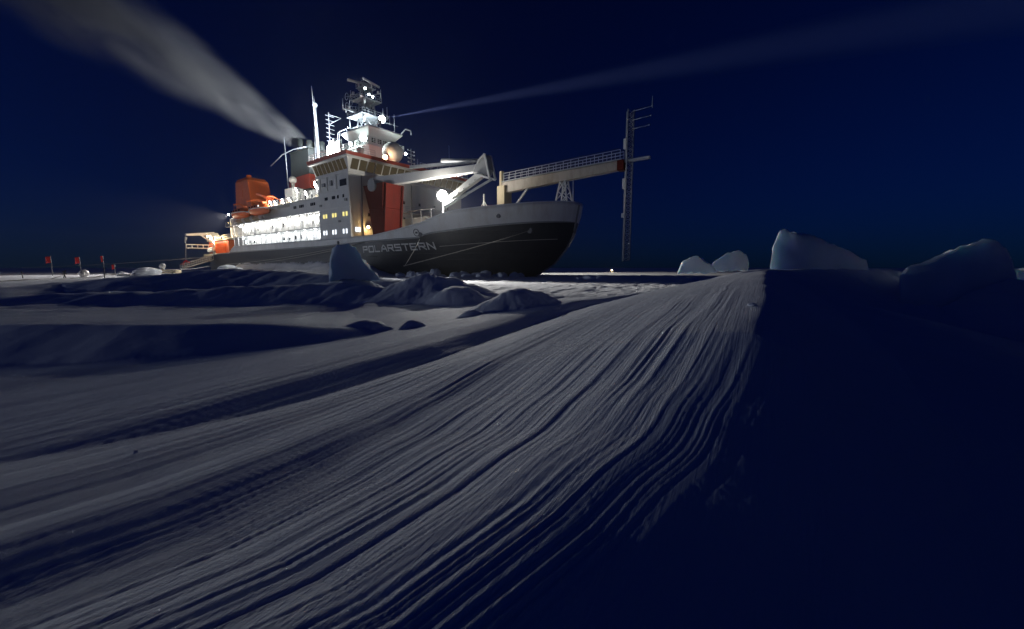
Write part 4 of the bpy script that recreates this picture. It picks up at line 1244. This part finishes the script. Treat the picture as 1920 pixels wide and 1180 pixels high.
# dark cables on stakes at the left
cab = [unproject(-60, 545, 34), unproject(60, 529, 42), unproject(200, 515, 55), unproject(330, 506, 70), unproject(400, 497, 88)]
m_ = MB(False)
cpts = []
for a, b in zip(cab[:-1], cab[1:]):
    for t in np.linspace(0, 1, 9)[:-1]:
        p = a.lerp(b, t); p.z = max(p.z - .25 * 4 * t * (1 - t), ground_z(p.x, p.y) + .06); cpts.append(p - cab[0])
m_.path(cpts, .055, 6)
o = m_.build("power_cable", 'cable', None); o.location = cab[0]
prop(o, "dark cable running low over the ice from the left edge to the stern", "cable")
for k, (a, b, lab) in enumerate((((-40, 533, 36), (230, 514, 58), "straight dark cable above the sagging one at the left"), ((0, 541, 36), (122, 515, 52), "short dark cable slanting up to the crossed stakes"))):
    line("power_cable", unproject(*a), unproject(*b), .2, .045, 'cable', lab, "cable")
for k, (px, py, h_, lab) in enumerate(((118, 524, 1.0, "leaning dark stake crossing another under the cables"), (126, 524, .9, "second stake crossing the leaning one under the cables"), (196, 520, 1.3, "thin dark stake holding the cable below the third flag"), (45, 534, .8, "short dark stake near the left edge of the ice"), (318, 514, .8, "dark stake beside the snow mound left of the gangway"))):
    w_ = unproject(px, py, 50); gz = ground_z(w_.x, w_.y)
    m_ = MB(False)
    tilt = (.45, -.4, .05, -.1, .4)[k]
    m_.tube((0, 0, -.3), (tilt, 0, h_), .05, .04, 6); m_.tube((tilt * .9 - .16, 0, h_ * .9), (tilt * .9 + .16, 0, h_ * .92), .03, n=5); m_.path([(tilt * .6 - .3, 0, h_ * .55), (tilt * .6, .05, h_ * .66), (tilt * .6 + .3, 0, h_ * .58)], .028, 5)
    o = m_.build("cable_stake", 'cable', None); o.location = (w_.x, w_.y, gz)
    prop(o, lab, "stake", "stakes holding the cables")

# ------------------------------------------------------------------ flags
def flag(px, dist, top, label, w=.62, h=.75):
    w_ = unproject(px, 505, dist); gz = ground_z(w_.x, w_.y)
    tz = unproject(px, top, dist).z
    e = empty("marker_flag", (w_.x, w_.y, gz)); prop(e, label, "flag", "red marker flags on the ice")
    p_ = MB(False); p_.tube((0, 0, -.2), (.05, 0, tz - gz + .1), .05, .04, 6); p_.build("pole", 'darksteel', e)
    c_ = MB(False)
    rows_ = []
    for t in np.linspace(0, 1, 9):
        rows_.append([(-t * w, .12 * math.sin(t * 7 + z_ * 2) * t, tz - gz - z_ * h - .12 * t * t) for z_ in np.linspace(0, 1, 6)])
    c_.grid(rows_)
    o_ = c_.build("flag_cloth", 'flag', e)
    sm_ = o_.modifiers.new("thickness", 'SOLIDIFY'); sm_.thickness = .02
for px, d_, top, w2, lab in ((97, 64, 481, .9, "red marker flag on a pole, leftmost of the row on the far ice"), (151, 66, 482, .85, "red marker flag on a pole, second of the row from the left"), (195, 68, 480, .42, "narrow red marker flag on a tall pole, third from the left"), (215, 66, 496, .5, "short red marker flag low on the ice right of the other three")):
    flag(px, d_, top, lab, w2, 1.0 if top < 490 else .75)
# float and equipment
w_ = unproject(157, 510, 58); m_ = MB(False); m_.sphere((0, 0, .45), .55, 18, 12); m_.tube((0, 0, -.3), (0, 0, .1), .5, .35, 12)
o = m_.build("round_float", 'radome', None); o.location = (w_.x, w_.y, ground_z(w_.x, w_.y)); prop(o, "round pale float lying on the ice between the red flags", "float")
w_ = unproject(309, 505, 76); eq = empty("equipment_sledge", (w_.x, w_.y, ground_z(w_.x, w_.y)))
prop(eq, "small equipment sledge with a covered instrument on the ice before the gangway", "sledge")
m_ = MB(False); m_.box(-.4, 2.6, -.6, .6, .25, .9); m_.build("crate", 'buff', eq, bevel=.05)
for s_ in (-.5, .5):
    m_ = MB(False); m_.path([(-1.0, s_, .45), (-.7, s_, .08), (2.7, s_, .05)], .06, 6); m_.build("runner", 'steel', eq)
m_ = MB(False); m_.tube((-.4, 0, .3), (-.4, 0, 1.2), .35, .3, 10); m_.sphere((-.4, 0, 1.5), .5, 14, 10); m_.build("covered_instrument", 'grey', eq)
# far lamp on the ice
w_ = unproject(1147, 511, 112); e = empty("lamp_stand", (w_.x, w_.y, ground_z(w_.x, w_.y)))
prop(e, "small bright lamp on a stand, alone on the far ice right of the bow", "lamp")
tz = unproject(1147, 507, 112).z - e.location.z
tz = max(tz, .4)
m_ = MB(False)
for a in (0, 2.1, 4.2): m_.tube((0, 0, tz * .9), (.5 * math.cos(a), .5 * math.sin(a), 0), .03, n=5)
m_.build("tripod", 'darksteel', e)
m_ = MB(False); m_.sphere((0, 0, tz), .16, 14, 10); m_.build("lamp_globe", 'lens_warm', e)
ld = bpy.data.lights.new("stand_light", 'POINT'); ld.energy = 300; ld.color = (1, .8, .55); ld.shadow_soft_size = .2
lo = bpy.data.objects.new("stand_light", ld); COL.objects.link(lo); lo.parent = e; lo.location = (0, 0, tz + .2)

# ------------------------------------------------------------------ smoke plume from the funnel
P0, P1 = Vector((-46.5, 96.2, 28.6)), Vector((-128, 112, 81))
L_ = (P1 - P0).length
xd = (P1 - P0).normalized()
yd_ = Vector((0, 0, 1)).cross(xd).normalized(); zd = xd.cross(yd_)
RAD = lambda x: 1.5 + 4.9 * (x / 24.0) ** .88 if x > 0 else 1.5
m_ = MB(False)
rings = []
for x in np.linspace(0, L_, 30):
    rings.append([(x, RAD(x) * math.cos(a), RAD(x) * math.sin(a)) for a in np.linspace(0, 2 * math.pi, 25)[:-1]])
vv_ = m_.grid(rings, close=True)
m_.bm.faces.new(vv_[0][::-1]); m_.bm.faces.new(vv_[-1])
vm = bpy.data.materials.new("smoke"); vm.use_nodes = True
N, L = vm.node_tree.nodes, vm.node_tree.links
N.clear()
out = N.new("ShaderNodeOutputMaterial"); pv = N.new("ShaderNodeVolumePrincipled")
L.new(pv.outputs[0], out.inputs["Volume"])
pv.inputs["Color"].default_value = (.92, .90, .88, 1)
pv.inputs["Anisotropy"].default_value = 0.0
def math_(op, a, b=None, c_=None, clamp=False):
    n_ = N.new("ShaderNodeMath"); n_.operation = op; n_.use_clamp = clamp
    for k, q in enumerate((a, b, c_)):
        if q is None: continue
        if isinstance(q, (int, float)): n_.inputs[k].default_value = q
        else: L.new(q, n_.inputs[k])
    return n_.outputs[0]
tc = N.new("ShaderNodeTexCoord"); sx = N.new("ShaderNodeSeparateXYZ")
L.new(tc.outputs["Object"], sx.inputs[0])
xx, yy, zz = sx.outputs
xn = math_('MAXIMUM', xx, 0.0)
rad = math_('ADD', math_('MULTIPLY', math_('POWER', math_('DIVIDE', xn, 24.0), .88), 4.9), 1.5)
# slow meander of the plume's core
mp = N.new("ShaderNodeMapping"); mp.inputs["Scale"].default_value = (.035, .09, .09); L.new(tc.outputs["Object"], mp.inputs[0])
nz = N.new("ShaderNodeTexNoise"); nz.inputs["Scale"].default_value = 1.0; nz.inputs["Detail"].default_value = 3.0; L.new(mp.outputs[0], nz.inputs["Vector"])
rr = math_('DIVIDE', math_('SQRT', math_('ADD', math_('MULTIPLY', yy, yy), math_('MULTIPLY', zz, zz))), rad)
edge = math_('ADD', rr, math_('MULTIPLY', math_('SUBTRACT', nz.outputs[0], .5), 1.5))
core = math_('SUBTRACT', 1.0, math_('SMOOTH_MIN', 1.0, math_('MAXIMUM', edge, 0.0), .1))
core = math_('MULTIPLY', core, math_('SUBTRACT', 1.0, math_('MULTIPLY', rr, rr), clamp=True))
core = math_('MAXIMUM', core, 0.0)
mp2 = N.new("ShaderNodeMapping"); mp2.inputs["Scale"].default_value = (.045, .13, .13); L.new(tc.outputs["Object"], mp2.inputs[0])
nz2 = N.new("ShaderNodeTexNoise"); nz2.inputs["Scale"].default_value = 1.0; nz2.inputs["Detail"].default_value = 4.0; nz2.inputs["Distortion"].default_value = .6; L.new(mp2.outputs[0], nz2.inputs["Vector"])
bil = N.new("ShaderNodeMapRange"); bil.interpolation_type = 'SMOOTHSTEP'; bil.inputs[1].default_value = .36; bil.inputs[2].default_value = .66; bil.inputs[3].default_value = .12; bil.inputs[4].default_value = 1.7
L.new(nz2.outputs[0], bil.inputs[0])
core = math_('MULTIPLY', core, bil.outputs[0])
thin = math_('DIVIDE', 1.0, math_('POWER', rad, 1.4))
fadein = math_('MINIMUM', math_('DIVIDE', xn, 3.0), 1.0)
dens = math_('MULTIPLY', math_('MULTIPLY', core, thin), math_('MULTIPLY', fadein, 3.0))
L.new(dens, pv.inputs["Density"])
plume = m_.build("smoke_plume", vm, None)
plume.matrix_world = Matrix(((xd.x, yd_.x, zd.x, P0.x), (xd.y, yd_.y, zd.y, P0.y), (xd.z, yd_.z, zd.z, P0.z), (0, 0, 0, 1)))
prop(plume, "long pale smoke plume drifting up to the left from the ship's dark funnel", "smoke", kind="stuff")

# ------------------------------------------------------------------ searchlight beam: lit air in a cone, lit by the searchlight's own lamp
B0 = SW(-2.2, 2.35, 27.75)
B1 = unproject(2000, -10, 112)
bd_ = (B1 - B0).normalized(); BL = (B1 - B0).length * 1.1
yb = Vector((0, 0, 1)).cross(bd_).normalized(); zb2 = bd_.cross(yb)
HA = math.tan(R(2.7))
m_ = MB(False)
rings = [[(x, (x * HA + .1) * math.cos(a), (x * HA + .1) * math.sin(a)) for a in np.linspace(0, 2 * math.pi, 25)[:-1]] for x in np.linspace(.2, BL, 12)]
vv_ = m_.grid(rings, close=True)
m_.bm.faces.new(vv_[0][::-1]); m_.bm.faces.new(vv_[-1])
am_ = bpy.data.materials.new("lit_air"); am_.use_nodes = True
N, L = am_.node_tree.nodes, am_.node_tree.links
N.clear()
out = N.new("ShaderNodeOutputMaterial"); pv = N.new("ShaderNodeVolumePrincipled")
pv.inputs["Density"].default_value = 0.003
pv.inputs["Color"].default_value = (.80, .86, 1, 1)
L.new(pv.outputs[0], out.inputs["Volume"])
beam = m_.build("searchlight_beam", am_, None)
beam.matrix_world = Matrix(((bd_.x, yb.x, zb2.x, B0.x), (bd_.y, yb.y, zb2.y, B0.y), (bd_.z, yb.z, zb2.z, B0.z), (0, 0, 0, 1)))
prop(beam, "faint bluish searchlight beam in the air, pointing right from the ship's mast", "light beam", kind="stuff")
ld = bpy.data.lights.new("searchlight_light", 'SPOT'); ld.energy = 450000; ld.color = (.42, .50, 1.0)
ld.spot_size = R(5.0); ld.spot_blend = .95; ld.shadow_soft_size = .05
lo = bpy.data.objects.new("searchlight_light", ld); COL.objects.link(lo)
lo.location = B0; lo.rotation_euler = bd_.to_track_quat('-Z', 'Y').to_euler()

# ------------------------------------------------------------------ haze: thin ice-crystal air round everything
hz = MB(False); hz.box(-1650, 1650, -1650, 1650, -3, 130)
hm = bpy.data.materials.new("haze_air"); hm.use_nodes = True
N, L = hm.node_tree.nodes, hm.node_tree.links
N.clear()
out = N.new("ShaderNodeOutputMaterial"); pv = N.new("ShaderNodeVolumePrincipled")
pv.inputs["Density"].default_value = 0.00013
pv.inputs["Color"].default_value = (.90, .94, 1, 1)
pv.inputs["Anisotropy"].default_value = 0.82
L.new(pv.outputs[0], out.inputs["Volume"])
haze = hz.build("haze", hm, None)
haze["kind"] = "stuff"
